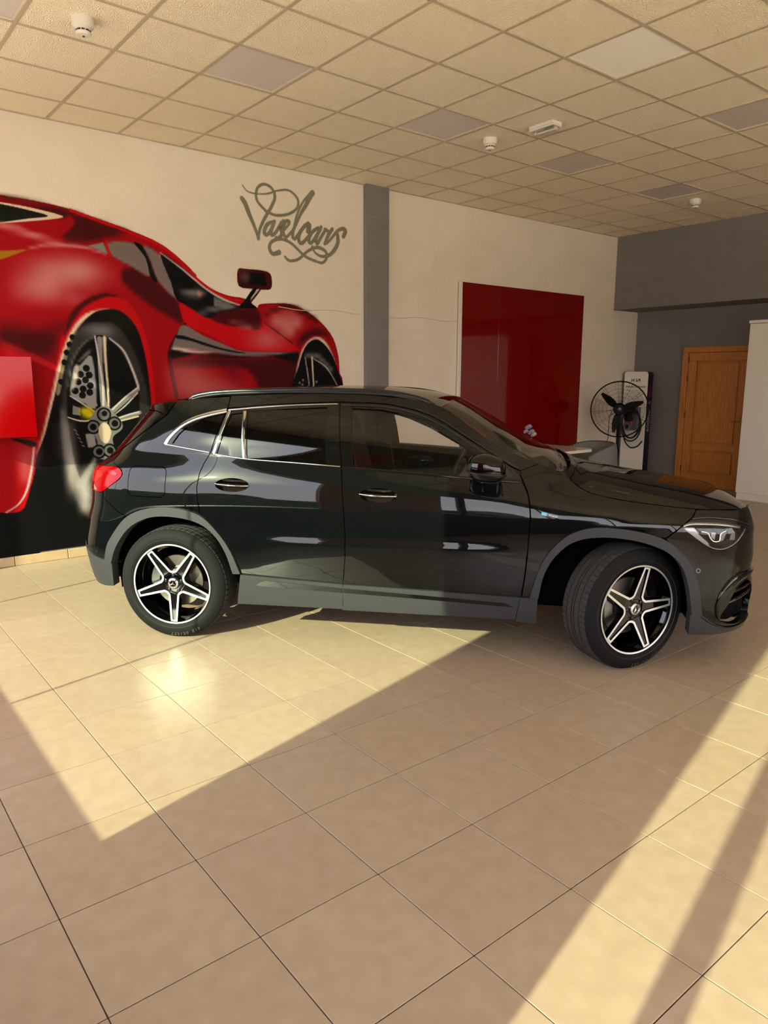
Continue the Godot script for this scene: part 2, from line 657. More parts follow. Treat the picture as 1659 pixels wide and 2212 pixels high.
func build_windows() -> void:
	var x0 := XL - 0.12
	var zp := 3.08        # rear edge of the red pier
	var zq := 4.63        # its front edge
	struct("wall_left", span_box(Vector3(x0, -0.1, WB - 0.2), Vector3(XL, 0.58, ZF + 0.2)), M.dark_frame, "low dark wall under the showroom windows")
	struct("wall_left_lintel", span_box(Vector3(x0, 2.93, WB - 0.2), Vector3(XL, 4.0, ZF + 0.2)), M.grey_wall, "grey wall over the showroom windows")
	struct("wall_left_corner", span_box(Vector3(x0, 0.58, WB - 0.2), Vector3(XL, 2.93, -1.2)), M.grey_wall, "end of the window wall at the back corner")
	struct("wall_left_pier", span_box(Vector3(x0 + 0.03, 0.58, zp), Vector3(XL, 2.93, zq)), M.red_paint, "red pier between the showroom windows")
	var spans := [["window_1", -1.2, zp, [-0.2, 1.64]], ["window_2", zq, ZF, [4.96, 6.4, 7.8]]]
	for s in spans:
		var w := Node3D.new()
		w.name = s[0]
		w.set_meta("kind", "structure")
		add_child(w)
		var last: float = s[1]
		for k in s[3].size() + 1:
			var e: float = s[3][k] if k < s[3].size() else s[2]
			put("glass_pane", span_box(Vector3(XL - 0.065, 0.58, last), Vector3(XL - 0.055, 2.93, e)), M.pane, w)
			if k < s[3].size():
				var hw := 0.0025 if s[0] == "window_1" or k > 0 else 0.05
				put("window_mullion", span_box(Vector3(XL - 0.09, 0.58, e - hw), Vector3(XL - 0.03, 2.93, e + hw)), M.dark_frame, w)
			last = e
	var f := Node3D.new()
	f.name = "window_3"
	f.set_meta("kind", "structure")
	add_child(f)
	for k in 5:
		var xa := XL + k * 1.69
		put("glass_pane", span_box(Vector3(xa, 0.58, ZF + 0.055), Vector3(xa + 1.69, 2.93, ZF + 0.065)), M.pane, f)
		put("window_mullion", span_box(Vector3(xa + 1.65, 0.58, ZF + 0.03), Vector3(xa + 1.72, 2.93, ZF + 0.09)), M.dark_frame, f)


func build_outside() -> void:
	var gnd := struct("ground_outside", span_box(Vector3(-90, -0.4, -70), Vector3(60, -0.2, 80)), M.asphalt, "pale paved forecourt outside the windows")
	var rng := RandomNumberGenerator.new()
	rng.seed = 5
	var mb := MB.new()
	for k in 46:
		var z := -55.0 + k * 2.9
		var h := rng.randf_range(0.9, 1.5) if k % 7 != 3 else rng.randf_range(2.6, 4.2)
		mb.ball(Vector3(-38.0 + rng.randf_range(-2, 2), h * 0.45, z), Vector3(2.2, h * 0.62, 2.3), 18, 12, 0.22, k)
	for k in 60:
		mb.ball(Vector3(-9.2 + rng.randf_range(-0.15, 0.15), 0.2, -18.0 + k * 0.75), Vector3(0.55, 0.50 + rng.randf_range(0.0, 0.14), 0.6), 14, 10, 0.15, k)
	var o := put("hedge_outside", mb, M.hedge)
	o.set_meta("kind", "stuff")
	o.set_meta("label", "dark hedge along the far side of the forecourt")


# ---------------------------------------------------------------- painting on the wall (flat print)
const PALETTE := {"red": Color(0.60, 0.0, 0.035), "maroon": Color(0.26, 0.02, 0.04), "bright": Color(0.74, 0.0, 0.04), "black": Color(0.03, 0.028, 0.03), "cream": Color(0.84, 0.76, 0.64),
	"grey": Color(0.50, 0.49, 0.47), "pink": Color(0.78, 0.48, 0.46, 0.85), "pale": Color(0.82, 0.78, 0.74, 0.85), "olive": Color(0.42, 0.40, 0.10, 0.5), "amber": Color(0.62, 0.42, 0.05), "glass": Color(0.07, 0.08, 0.06),
	"smoke": Color(0.45, 0.44, 0.43, 0.9), "violet": Color(0.35, 0.05, 0.16, 0.6), "khaki": Color(0.52, 0.47, 0.34), "tyre": Color(0.17, 0.165, 0.16), "disc": Color(0.56, 0.55, 0.53), "yellow": Color(0.78, 0.70, 0.04), "spray": Color(0.50, 0.475, 0.40, 0.88)}


func new_canvas(x0: float, y0: float, x1: float, y1: float, ppm: float) -> Dictionary:
	var im := Image.create(int((x1 - x0) * ppm), int((y1 - y0) * ppm), false, Image.FORMAT_RGBA8)
	im.fill(Color(0.84, 0.78, 0.68, 0.0))
	return {"im": im, "x": x0 * 200.0, "y": y1 * 200.0, "s": ppm / 200.0}


func soften(im: Image, px: float) -> Image:
	var lev := clampi(int(round(log(maxf(px, 2.0)) / log(2.0))), 1, 6)
	var w := im.get_width()
	var h := im.get_height()
	for k in lev:
		im.resize(maxi(1, im.get_width() / 2), maxi(1, im.get_height() / 2), Image.INTERPOLATE_BILINEAR)
	im.resize(w, h, Image.INTERPOLATE_CUBIC)
	return im


func to_px(m: Dictionary, pts: Array) -> PackedVector2Array:
	var p := PackedVector2Array()
	for k in pts.size() / 2:
		p.append(Vector2((pts[k * 2] - m.x) * m.s, (m.y - pts[k * 2 + 1]) * m.s))
	return p


func sub_canvas(p: PackedVector2Array, pad: float) -> Rect2i:
	var r := Rect2(p[0], Vector2.ZERO)
	for q in p:
		r = r.expand(q)
	r = r.grow(pad)
	return Rect2i(int(floor(r.position.x)), int(floor(r.position.y)), (int(r.size.x) / 64 + 1) * 64, (int(r.size.y) / 64 + 1) * 64)


func paint_area(m: Dictionary, col: String, blur: int, pts: Array) -> void:
	var p := to_px(m, pts)
	if p.size() > 4:
		p = smooth2(p, 3, true)
	var b: float = maxf(2.0, blur * m.s * 0.8)
	var r := sub_canvas(p, b * 2.5 + 4)
	var c: Color = PALETTE[col]
	var im := Image.create(r.size.x, r.size.y, false, Image.FORMAT_RGBA8)
	im.fill(Color(c.r, c.g, c.b, 0.0))
	for y in r.size.y:
		var yy := y + 0.5 + r.position.y
		var xs := PackedFloat32Array()
		for k in p.size():
			var a := p[k]
			var d := p[(k + 1) % p.size()]
			if (a.y > yy) != (d.y > yy):
				xs.append(a.x + (yy - a.y) / (d.y - a.y) * (d.x - a.x))
		xs.sort()
		for k in xs.size() / 2:
			var x0 := int(round(xs[k * 2])) - r.position.x
			var x1 := int(round(xs[k * 2 + 1])) - r.position.x
			if x1 > x0:
				im.fill_rect(Rect2i(x0, y, x1 - x0, 1), c)
	m.im.blend_rect(soften(im, b), Rect2i(Vector2i.ZERO, r.size), r.position)


func stamp(im: Image, at: Vector2, rad: float, c: Color) -> void:
	for y in range(int(at.y - rad), int(at.y + rad) + 1):
		var h := sqrt(maxf(0.0, rad * rad - (y + 0.5 - at.y) * (y + 0.5 - at.y)))
		if h > 0.0:
			im.fill_rect(Rect2i(int(round(at.x - h)), y, maxi(1, int(round(h * 2))), 1), c)


func paint_line(m: Dictionary, col: String, blur: int, widths: Array, pts: Array) -> void:
	var p := to_px(m, pts)
	var b: float = maxf(2.0, blur * m.s * 0.8)
	var r := sub_canvas(p, b * 2.5 + 24)
	var c: Color = PALETTE[col]
	var im := Image.create(r.size.x, r.size.y, false, Image.FORMAT_RGBA8)
	im.fill(Color(c.r, c.g, c.b, 0.0))
	var q := smooth2(p, 70)
	for k in q.size():
		var t := float(k) / maxf(1.0, q.size() - 1.0) * (widths.size() - 1)
		var i := mini(int(t), widths.size() - 2)
		stamp(im, q[k] - Vector2(r.position), maxf(0.8, lerpf(widths[i], widths[i + 1], t - i) * m.s * 0.5), c)
	m.im.blend_rect(soften(im, b), Rect2i(Vector2i.ZERO, r.size), r.position)


func paint_dots(m: Dictionary, col: String, blur: int, rad: int, pts: Array) -> void:
	var p := to_px(m, pts)
	var r := sub_canvas(p, rad * m.s + 12)
	var c: Color = PALETTE[col]
	var im := Image.create(r.size.x, r.size.y, false, Image.FORMAT_RGBA8)
	im.fill(Color(c.r, c.g, c.b, 0.0))
	for q in p:
		stamp(im, q - Vector2(r.position), rad * m.s, c)
	m.im.blend_rect(soften(im, maxf(2.0, blur * m.s * 0.6)), Rect2i(Vector2i.ZERO, r.size), r.position)


func wall_print(called: String, m: Dictionary, x0: float, y0: float, x1: float, y1: float, z: float) -> MeshInstance3D:
	var mt := mat(Color(1, 1, 1), 0.7, 0.0, 0.25)
	mt.albedo_texture = ImageTexture.create_from_image(m.im)
	mt.transparency = BaseMaterial3D.TRANSPARENCY_ALPHA
	mt.texture_repeat = false
	var mb := MB.new()
	var i := mb.add(Vector3(x0, y1, z), Vector3.BACK, Vector2(0, 0))
	mb.add(Vector3(x1, y1, z), Vector3.BACK, Vector2(1, 0))
	mb.add(Vector3(x1, y0, z), Vector3.BACK, Vector2(1, 1))
	mb.add(Vector3(x0, y0, z), Vector3.BACK, Vector2(0, 1))
	mb.tri(i, i + 1, i + 2)
	mb.tri(i, i + 2, i + 3)
	return put(called, mb, mt)


func build_wall_art() -> void:
	var m := new_canvas(-0.95, 0.085, 3.1, 3.2, 340.0)
	paint_mural(m)
	tag(wall_print("wall_mural", m, -0.95, 0.085, 3.1, 3.2, WB + 0.0015), "airbrushed wall painting of a low red sports car with big black wheels", "mural")
	var l := new_canvas(1.65, 2.8, 3.2, 3.65, 760.0)
	paint_lettering(l)
	tag(wall_print("painted_lettering", l, 1.65, 2.8, 3.2, 3.65, WB + 0.0025), "grey spray-painted Vaselcars lettering with looping flourishes on the cream wall", "lettering")
	# red light box on the wall, only its right end in view
	var sb := thing("sign_box", "bright red glossy box sign sticking out from the wall over the mural", "sign", Vector3(-0.613, 1.144, WB))
	put("body", span_box(Vector3(-0.305, 0, 0), Vector3(0.305, 0.668, 0.142), 0.003), M.red_paint, sb)
	put("front_sheet", span_box(Vector3(-0.307, -0.002, 0.142), Vector3(0.307, 0.67, 0.147), 0.002), M.red_gloss, sb)
	# dark red panel
	var rp := thing("red_panel", "large glossy dark red acrylic panel of two sheets on the back wall", "panel", Vector3(4.87, 0.30, WB + 0.012))
	put("backing_board", span_box(Vector3(0.004, 0.002, 0), Vector3(2.53, 2.545, 0.028)), M.white, rp)
	put("acrylic_sheet", span_box(Vector3(0.012, 0, 0.028), Vector3(0.703, 2.548, 0.034), 0.0015), M.red_panel, rp)
	put("acrylic_sheet", span_box(Vector3(0.707, 0, 0.028), Vector3(2.535, 2.548, 0.034), 0.0015), M.red_panel, rp)
	put("edge_trim", span_box(Vector3(-0.03, 0, 0), Vector3(0.010, 2.552, 0.036), 0.002), M.white, rp)


func paint_mural(m: Dictionary) -> void:
	paint_area(m,"black",3,[-190,18,606,18,606,180,-190,180])
	paint_area(m,"red",2,[-81,623,-36,622,21,617,74,606,130,594,195,573,250,533,216,551,231,543,263,518,294,500,328,491,362,488,389,472,395,479,427,483,470,484,510,472,552,447,581,416,595,375,598,339,607,312,606,160,40,160,-190,160,-190,632])
	paint_area(m,"maroon",10,[-81,621,-37,619,21,614,74,603,130,590,108,582,45,562,10,568,27,592,-28,609,-82,614])
	paint_line(m,"bright",3,[5,5,5,6,7,7,7,5],[29,614,130,590,195,569,254,525,231,538,263,513,299,493,355,482])
	paint_area(m,"cream",2,[-92,613,-82,612,-37,610,15,603,-3,595,-85,578,-95,576])
	paint_area(m,"glass",2,[-92,610,-82,609,-47,606,-8,600,-39,592,-84,580,-95,578])
	paint_line(m,"pink",14,[9,12,12,8,4],[-85,575,-59,572,-32,565,-4,559,11,558])
	paint_area(m,"red",8,[-54,578,-25,585,12,597,28,605,35,593,18,577,2,569])
	paint_area(m,"amber",3,[-99,534,-88,535,-61,539,-46,541,-64,532,-90,520,-100,517])
	paint_line(m,"pink",8,[3,5,6,5,4],[-44,543,-14,552,25,555,56,554,85,547])
	paint_area(m,"pink",70,[-83,475,-54,512,-6,536,43,539,83,528,94,505,40,495,10,466,-21,456,-49,466])
	paint_area(m,"pale",40,[22,521,50,523,50,513,25,511])
	paint_area(m,"pink",30,[22,467,60,484,81,486,51,475,26,457])
	paint_area(m,"maroon",12,[112,519,128,528,158,519,191,496,218,472,228,433,211,438,166,460,124,491,112,506])
	paint_area(m,"maroon",25,[8,428,-25,411,-99,414,-101,389,-47,367,-21,357,-13,387])
	paint_area(m,"grey",4,[53,558,82,567,89,547,65,555])
	paint_area(m,"smoke",5,[90,568,135,572,158,552,165,515,132,529,95,546])
	paint_area(m,"olive",20,[102,563,121,563,119,552,104,553])
	paint_area(m,"black",2,[137,573,154,568,166,545,179,507,166,514,158,548])
	paint_area(m,"smoke",6,[155,570,185,557,207,527,214,480,180,508,166,545])
	paint_line(m,"pale",6,[2,4,6,5],[187,555,200,529,210,504,214,482])
	paint_area(m,"black",3,[187,557,217,545,254,520,231,529,271,506,305,488,352,470,364,471,318,457,280,445,247,461,215,477,205,508])
	paint_area(m,"smoke",16,[218,489,254,500,274,496,270,485,248,483])
	paint_dots(m,"pink",10,5,[262,491])
	paint_line(m,"smoke",10,[6,9,8],[260,454,295,464,328,471])
	paint_area(m,"smoke",8,[293,488,346,469,318,463,292,469])
	paint_line(m,"pale",4,[2,4,4,5,2],[187,560,231,533,277,501,316,483,353,474])
	paint_line(m,"bright",2,[3,4,4],[87,569,90,555,93,545])
	paint_area(m,"bright",4,[220,472,252,454,280,444,314,434,394,429,401,443,426,428,488,389,392,385,331,390,290,409,250,423,230,431])
	paint_area(m,"maroon",8,[286,445,310,460,352,467,392,467,394,429,350,431,314,435])
	paint_line(m,"pink",10,[3,7,3],[326,439,360,434,378,432])
	paint_area(m,"pink",35,[350,414,419,430,475,396,393,395])
	paint_line(m,"maroon",3,[1,3,2],[404,443,439,423,475,401])
	paint_area(m,"pink",30,[411,457,466,466,507,456,486,430,465,415,429,436])
	paint_line(m,"maroon",10,[3,8,9,8],[404,457,453,477,493,473,538,452])
	paint_area(m,"maroon",14,[488,396,496,419,527,435,556,433,577,410,559,421,527,420,502,405])
	paint_area(m,"maroon",2,[348,544,367,547,416,546,426,532,423,512,403,509,381,509,349,512])
	paint_area(m,"black",6,[354,540,410,541,414,517,353,515])
	paint_area(m,"pink",18,[356,537,376,539,366,526,355,524])
	paint_area(m,"black",2,[381,509,390,509,374,484,389,471,349,470,361,484])
	paint_line(m,"maroon",2,[3,4,4],[398,509,386,495,372,480])
	paint_line(m,"pale",2,[1,3,1],[392,508,383,497,375,489])
	paint_area(m,"maroon",2,[229,434,208,409,192,378,193,342,202,291,210,288,200,355,203,378,216,409,231,427])
	paint_area(m,"smoke",3,[227,430,267,411,316,394,361,382,488,383,424,375,360,371,288,377,243,383,203,383,212,411])
	paint_area(m,"black",3,[210,409,225,409,266,398,312,386,361,379,330,380,277,390,241,400,211,404])
	paint_area(m,"pale",5,[203,387,243,383,288,376,243,375,203,381])
	paint_area(m,"black",5,[200,381,243,375,300,375,367,371,424,375,488,383,477,356,424,372,360,368,288,369,237,371,200,363])
	paint_area(m,"maroon",10,[200,360,288,369,348,369,424,371,479,359,476,307,393,307,381,327,353,349,287,351,241,348,200,352])
	paint_area(m,"pink",40,[201,350,255,343,298,327,365,310,211,293])
	paint_line(m,"violet",30,[14,18,12],[311,357,335,338,328,319])
	paint_line(m,"black",8,[3,3,3],[485,382,479,344,474,313])
	paint_area(m,"cream",6,[472,304,482,344,495,385,516,411,541,418,562,407,580,378,587,357,569,375,541,412,512,397,491,356,483,304])
	paint_area(m,"black",3,[477,298,487,350,505,394,530,412,555,404,580,375,595,339,607,312,609,291])
	paint_line(m,"smoke",14,[8,10,8],[509,376,537,377,576,345])
	paint_line(m,"pale",3,[2,3,2],[505,374,511,339,516,304])
	paint_line(m,"cream",4,[4,4,3],[523,374,525,339,527,304])
	paint_line(m,"pale",3,[2,3,2],[526,371,562,351,591,312])
	paint_dots(m,"smoke",2,3,[490,318,499,324,497,314,534,320])
	paint_area(m,"red",3,[-161,255,-93,244,-55,219,-59,186,-71,146,-84,112,-95,97,-114,94,-175,100])
	paint_area(m,"bright",3,[-105,96,-85,103,-65,164,-54,207,-29,282,-17,330,-5,387,16,437,48,463,78,473,116,469,142,432,156,375,161,316,161,275,150,278,144,349,131,402,109,438,83,449,60,446,33,427,3,378,-18,312,-41,234,-58,181,-83,120,-95,104])
	paint_area(m,"maroon",5,[1,398,16,439,44,465,82,480,112,471,93,475,71,469,39,451,15,418])
	paint_area(m,"cream",8,[-56,199,-29,288,-9,356,14,409,42,441,76,451,92,450,55,439,27,414,2,365,-17,304,-39,229,-55,190])
	paint_area(m,"black",3,[-63,172,-42,229,-19,301,2,365,23,407,51,439,76,450,105,449,132,423,146,375,152,316,152,268,136,197,95,127,68,81,-43,93])
	paint_area(m,"olive",40,[60,444,100,442,126,402,91,430])
	paint_area(m,"khaki",4,[20,405,29,408,12,378,-2,339,-11,301,-18,301,-8,339,5,378])
	paint_dots(m,"black",1,5,[17,399,11,386,5,372,0,355,-8,321])
	paint_area(m,"tyre",5,[22,405,45,423,68,428,95,424,121,390,139,340,150,283,144,221,120,149,93,103,57,58,25,67,1,112,-12,171,-15,239,-9,295,6,361])
	paint_area(m,"smoke",18,[31,405,58,420,90,416,89,401,57,402])
	paint_area(m,"smoke",14,[-11,272,-7,182,11,120,26,81,25,133,3,193,-3,261])
	paint_area(m,"black",3,[10,356,30,388,57,404,84,398,109,363,128,316,130,269,118,198,86,140,51,107,24,119,6,170,-1,250,2,312])
	paint_line(m,"smoke",6,[3,4,4,3],[4,312,13,356,34,388,57,403])
	paint_line(m,"pale",3,[3,4,5,5],[82,399,106,378,122,340,130,312])
	paint_area(m,"disc",3,[16,348,27,351,49,366,51,278,35,280,6,297,12,330])
	paint_dots(m,"black",1,6,[37,345,41,333,26,334,34,324,21,321,42,314,29,308,15,305,40,302,27,297])
	paint_line(m,"pale",8,[4,8,6],[21,350,17,330,11,310])
	paint_line(m,"smoke",8,[3,6,3],[25,357,39,370,47,377])
	paint_line(m,"grey",2,[9,9,12],[64,398,62,339,64,273])
	paint_line(m,"pale",2,[3,3,4,4],[56,402,60,362,64,316,63,275])
	paint_line(m,"cream",3,[7,5,4,4],[73,400,72,362,73,316,72,275])
	paint_line(m,"grey",2,[10,9,8],[80,268,105,288,129,307])
	paint_line(m,"pale",2,[3,3,4],[79,270,105,293,130,310])
	paint_line(m,"pale",2,[2,3,3],[84,262,104,277,128,300])
	paint_line(m,"grey",2,[9,9,7],[88,251,110,257,130,263])
	paint_line(m,"pale",2,[3,3,3],[90,254,110,260,128,264])
	paint_line(m,"cream",2,[3,3,3],[90,248,110,252,127,256])
	paint_line(m,"pale",2,[2,3,3],[5,296,27,281,48,265])
	paint_line(m,"cream",2,[2,3,3],[-1,258,20,251,42,251])
	paint_area(m,"disc",2,[31,283,45,296,53,278,39,271])
	paint_area(m,"grey",2,[9,279,22,274,21,260,7,263])
	paint_area(m,"yellow",12,[22,274,39,274,48,264,45,252,29,256,21,265])
	paint_area(m,"disc",3,[27,227,43,228,46,202,30,202])
	paint_area(m,"grey",2,[50,271,69,277,80,266,95,246,94,232,77,219,78,200,82,188,63,177,38,186,48,206,42,225,30,237,33,246])
	paint_line(m,"smoke",6,[6,12,16],[42,181,27,156,12,134])
	paint_area(m,"pale",24,[13,151,42,172,45,160,26,140,38,127,21,110,7,135])
	paint_dots(m,"black",2,13,[63,261,42,239,81,244,49,193,69,194])
	paint_dots(m,"smoke",2,10,[63,261,42,239,81,244,49,193,69,194])
	paint_dots(m,"black",1,6,[42,239,82,244,50,193,70,194])
	paint_dots(m,"black",2,5,[64,263])
	paint_area(m,"cream",2,[51,234,55,243,64,246,71,240,74,228,69,212,63,208,56,212,52,222])
	paint_line(m,"smoke",2,[2,2],[8,236,12,232])
	paint_line(m,"smoke",2,[2,2],[11,229,15,225])
	paint_line(m,"smoke",2,[2,2],[14,221,18,218])
	paint_line(m,"smoke",2,[2,2],[17,214,21,211])
	paint_line(m,"smoke",2,[2,2],[20,206,24,204])
	paint_area(m,"black",4,[-99,225,-79,222,-59,216,-59,209,-68,209,-85,218])
	paint_area(m,"pink",30,[-76,209,-62,208,-67,164,-77,142,-82,165])
	paint_line(m,"pale",3,[3,4,4,3,2],[-62,207,-68,173,-79,134,-94,110,-117,96])
	paint_line(m,"pale",22,[8,14,18,14],[-9,250,-6,182,7,125,22,86])
	paint_area(m,"black",3,[-164,99,-114,95,-93,95,-84,102,-72,137,-59,171,-60,95,-71,9,-171,16])


func paint_lettering(m: Dictionary) -> void:
	paint_line(m,"spray",3,[8.6,9.7,8.6,6.4,5.3,4.2],[362,682,369,673,377,655,387,635,394,618,397,608])
	paint_line(m,"spray",3,[4.2,5.3,6.4,6.4,6.4,5.3,5.3,5.3,5.3,5.3],[397,608,401,628,413,651,429,675,438,696,430,712,412,716,397,705,396,683,416,665])
	paint_line(m,"spray",3,[5.3,5.3,5.3,5.3,5.3,4.2,3.1,3.1,2.0],[416,665,439,660,469,666,491,681,493,699,473,713,446,709,420,699,394,695])
	paint_line(m,"spray",3,[3.1,2.0,2.0],[394,695,375,697,364,707])
	paint_line(m,"spray",3,[5.3,7.5,7.5,6.4,6.4,5.3],[434,647,418,639,411,623,417,619,428,631,436,648])
	paint_line(m,"spray",3,[5.3,6.4,6.4,6.4,5.3],[436,648,428,629,428,620,438,626,452,648])
	paint_line(m,"spray",3,[5.3,6.4,6.4,7.5,5.3],[457,652,450,638,452,625,446,616,438,616])
	paint_line(m,"spray",3,[4.2,5.3,6.4,7.5,6.4,5.3],[455,630,469,645,471,652,461,649,456,630,462,618])
	paint_line(m,"spray",3,[5.3,5.3,6.4,8.6,10.8,10.8],[462,618,482,638,499,669,514,691,528,714,531,717])
	paint_line(m,"spray",3,[6.4,4.2,4.2,5.3,6.4,5.3],[526,715,506,695,491,668,482,638,479,622,484,618])
	paint_line(m,"spray",3,[5.3,6.4,7.5,6.4,6.4,5.3],[484,618,504,641,519,654,516,637,521,640,524,652])
	paint_line(m,"spray",3,[5.3,7.5,7.5,7.5,5.3],[510,650,496,630,495,615,504,613,524,634])
	paint_line(m,"spray",3,[6.4,7.5,7.5,6.4,6.4],[544,648,527,636,519,620,527,616,550,646])
	paint_line(m,"spray",3,[6.4,7.5,6.4,6.4,6.4],[552,651,538,626,541,615,550,628,562,645])
	paint_line(m,"spray",3,[7.5,6.4,5.3,6.4,7.5,7.5],[562,647,571,642,564,625,561,617,570,635,581,650])
	paint_line(m,"spray",3,[4.2,5.3,6.4,8.6,9.7,8.6],[566,618,579,631,594,647,610,654,616,649,611,638])
	paint_line(m,"spray",3,[7.5,8.6,8.6,7.5,5.3,4.2,4.2],[594,644,596,626,588,609,573,595,552,590,535,596,528,608])
	paint_line(m,"spray",3,[4.2,5.3,5.3,5.3,6.4,6.4,5.3,5.3,4.2],[459,580,470,573,492,578,515,596,538,607,558,604,567,592,555,577,537,578])
	paint_line(m,"spray",3,[5.3,5.3,5.3,5.3,6.4,6.4,7.5,9.7],[537,578,509,586,476,608,452,614,430,608,422,595,429,583,445,587])


# ---------------------------------------------------------------- the car: x forward from the rear axle, y up, z to its right
const YS := [[-0.8, 0.2, 0.5, 1.09, 2.08, 2.3, 2.6, 2.9, 3.2, 3.45], [1.17, 1.158, 1.148, 1.113, 1.066, 1.05, 1.02, 0.985, 0.945, 0.90]]
const XF := [[0.2, 0.43, 0.55, 0.62, 0.73, 0.80, 0.89, 0.95, 1.0, 1.06], [3.495, 3.507, 3.491, 3.4975, 3.49, 3.489, 3.467, 3.42, 3.34, 3.2]]
const XB := [[0.265, 0.308, 0.389, 0.49, 0.556, 0.68, 0.711, 0.817, 0.91, 0.97, 1.05, 1.143, 1.29, 1.42], [-0.746, -0.769, -0.788, -0.806, -0.814, -0.785, -0.78, -0.745, -0.735, -0.726, -0.70, -0.58, -0.45, -0.34]]
const LOWY := [0.16, 0.24, 0.31, 0.42, 0.50, 0.57, 0.71]
const LOWZ := [0.835, 0.868, 0.883, 0.8995, 0.9038, 0.9042, 0.9025]


func slope_at(xs: Array, ys: Array, k: int) -> float:
	var m := xs.size() - 1
	var a := maxi(k - 1, 0)
	var b := mini(k + 1, m)
	return (ys[b] - ys[a]) / (xs[b] - xs[a])


func curve(xs: Array, ys: Array, x: float) -> float:
	var m := xs.size() - 1
	if x <= xs[0]:
		return ys[0]
	if x >= xs[m]:
		return ys[m]
	var i := 0
	while x > xs[i + 1]:
		i += 1
	var h: float = xs[i + 1] - xs[i]
	var t: float = (x - xs[i]) / h
	var t2 := t * t
	var t3 := t2 * t
	return (2 * t3 - 3 * t2 + 1) * ys[i] + (t3 - 2 * t2 + t) * h * slope_at(xs, ys, i) + (3 * t2 - 2 * t3) * ys[i + 1] + (t3 - t2) * h * slope_at(xs, ys, i + 1)


func half_width(x: float, y: float) -> float:
	var ys := curve(YS[0], YS[1], x)
	var zt := 0.829 - 0.032 * smoothstep(1.9, 2.4, x) - 0.022 * (1.0 - smoothstep(-0.1, 0.35, x))
	var z: float
	if y <= ys:
		if y < 0.57:
			z = curve(LOWY, LOWZ, y)
		else:
			var a := ys - 0.57
			var xs := [0.50, 0.57, 0.57 + a * 0.25, 0.57 + a * 0.45, 0.57 + a * 0.56, 0.57 + a * 0.63, 0.57 + a * 0.77, ys]
			z = curve(xs, [0.9038, 0.9042, 0.9022, 0.8998, 0.8975, 0.8945, 0.8945 - (0.8945 - zt) * 0.25, zt], y)
		if y > 0.39 and y < 0.71 and x > 0.5 and x < 2.12:      # scalloped crease low on the doors
			z += 0.0075 * smoothstep(0.52, 0.80, x) * (1.0 - smoothstep(1.85, 2.11, x)) * (1.0 - smoothstep(0.655, 0.695, y)) * smoothstep(0.40, 0.65, y)
	else:
		var d := y - ys
		var k := 0.13 + 0.38 * smoothstep(1.95, 2.15, x) + 0.20 * (1.0 - smoothstep(-0.16, 0.10, x))
		z = zt - k * d - (0.93 - 2.2 * (k - 0.13)) * d * d
	if x > 2.4:
		var u := minf(0.9999, (x - 2.4) / (curve(XF[0], XF[1], y) - 2.4))
		z *= pow(1.0 - u * u * u * u, 0.25)
	if x < 0.3:
		var u := minf(0.9999, (0.3 - x) / (0.3 - curve(XB[0], XB[1], y)))
		z *= pow(1.0 - u * u * u * u, 0.25)
	return z


func side_normal(x: float, y: float) -> Vector3:
	var e := 0.002
	return Vector3(half_width(x - e, y) - half_width(x + e, y), half_width(x, y - e) - half_width(x, y + e), 2 * e).normalized()


func on_side(x: float, y: float, off := 0.0) -> Vector3:
	return Vector3(x, y, half_width(x, y) + off)


var grid_x := PackedFloat32Array()


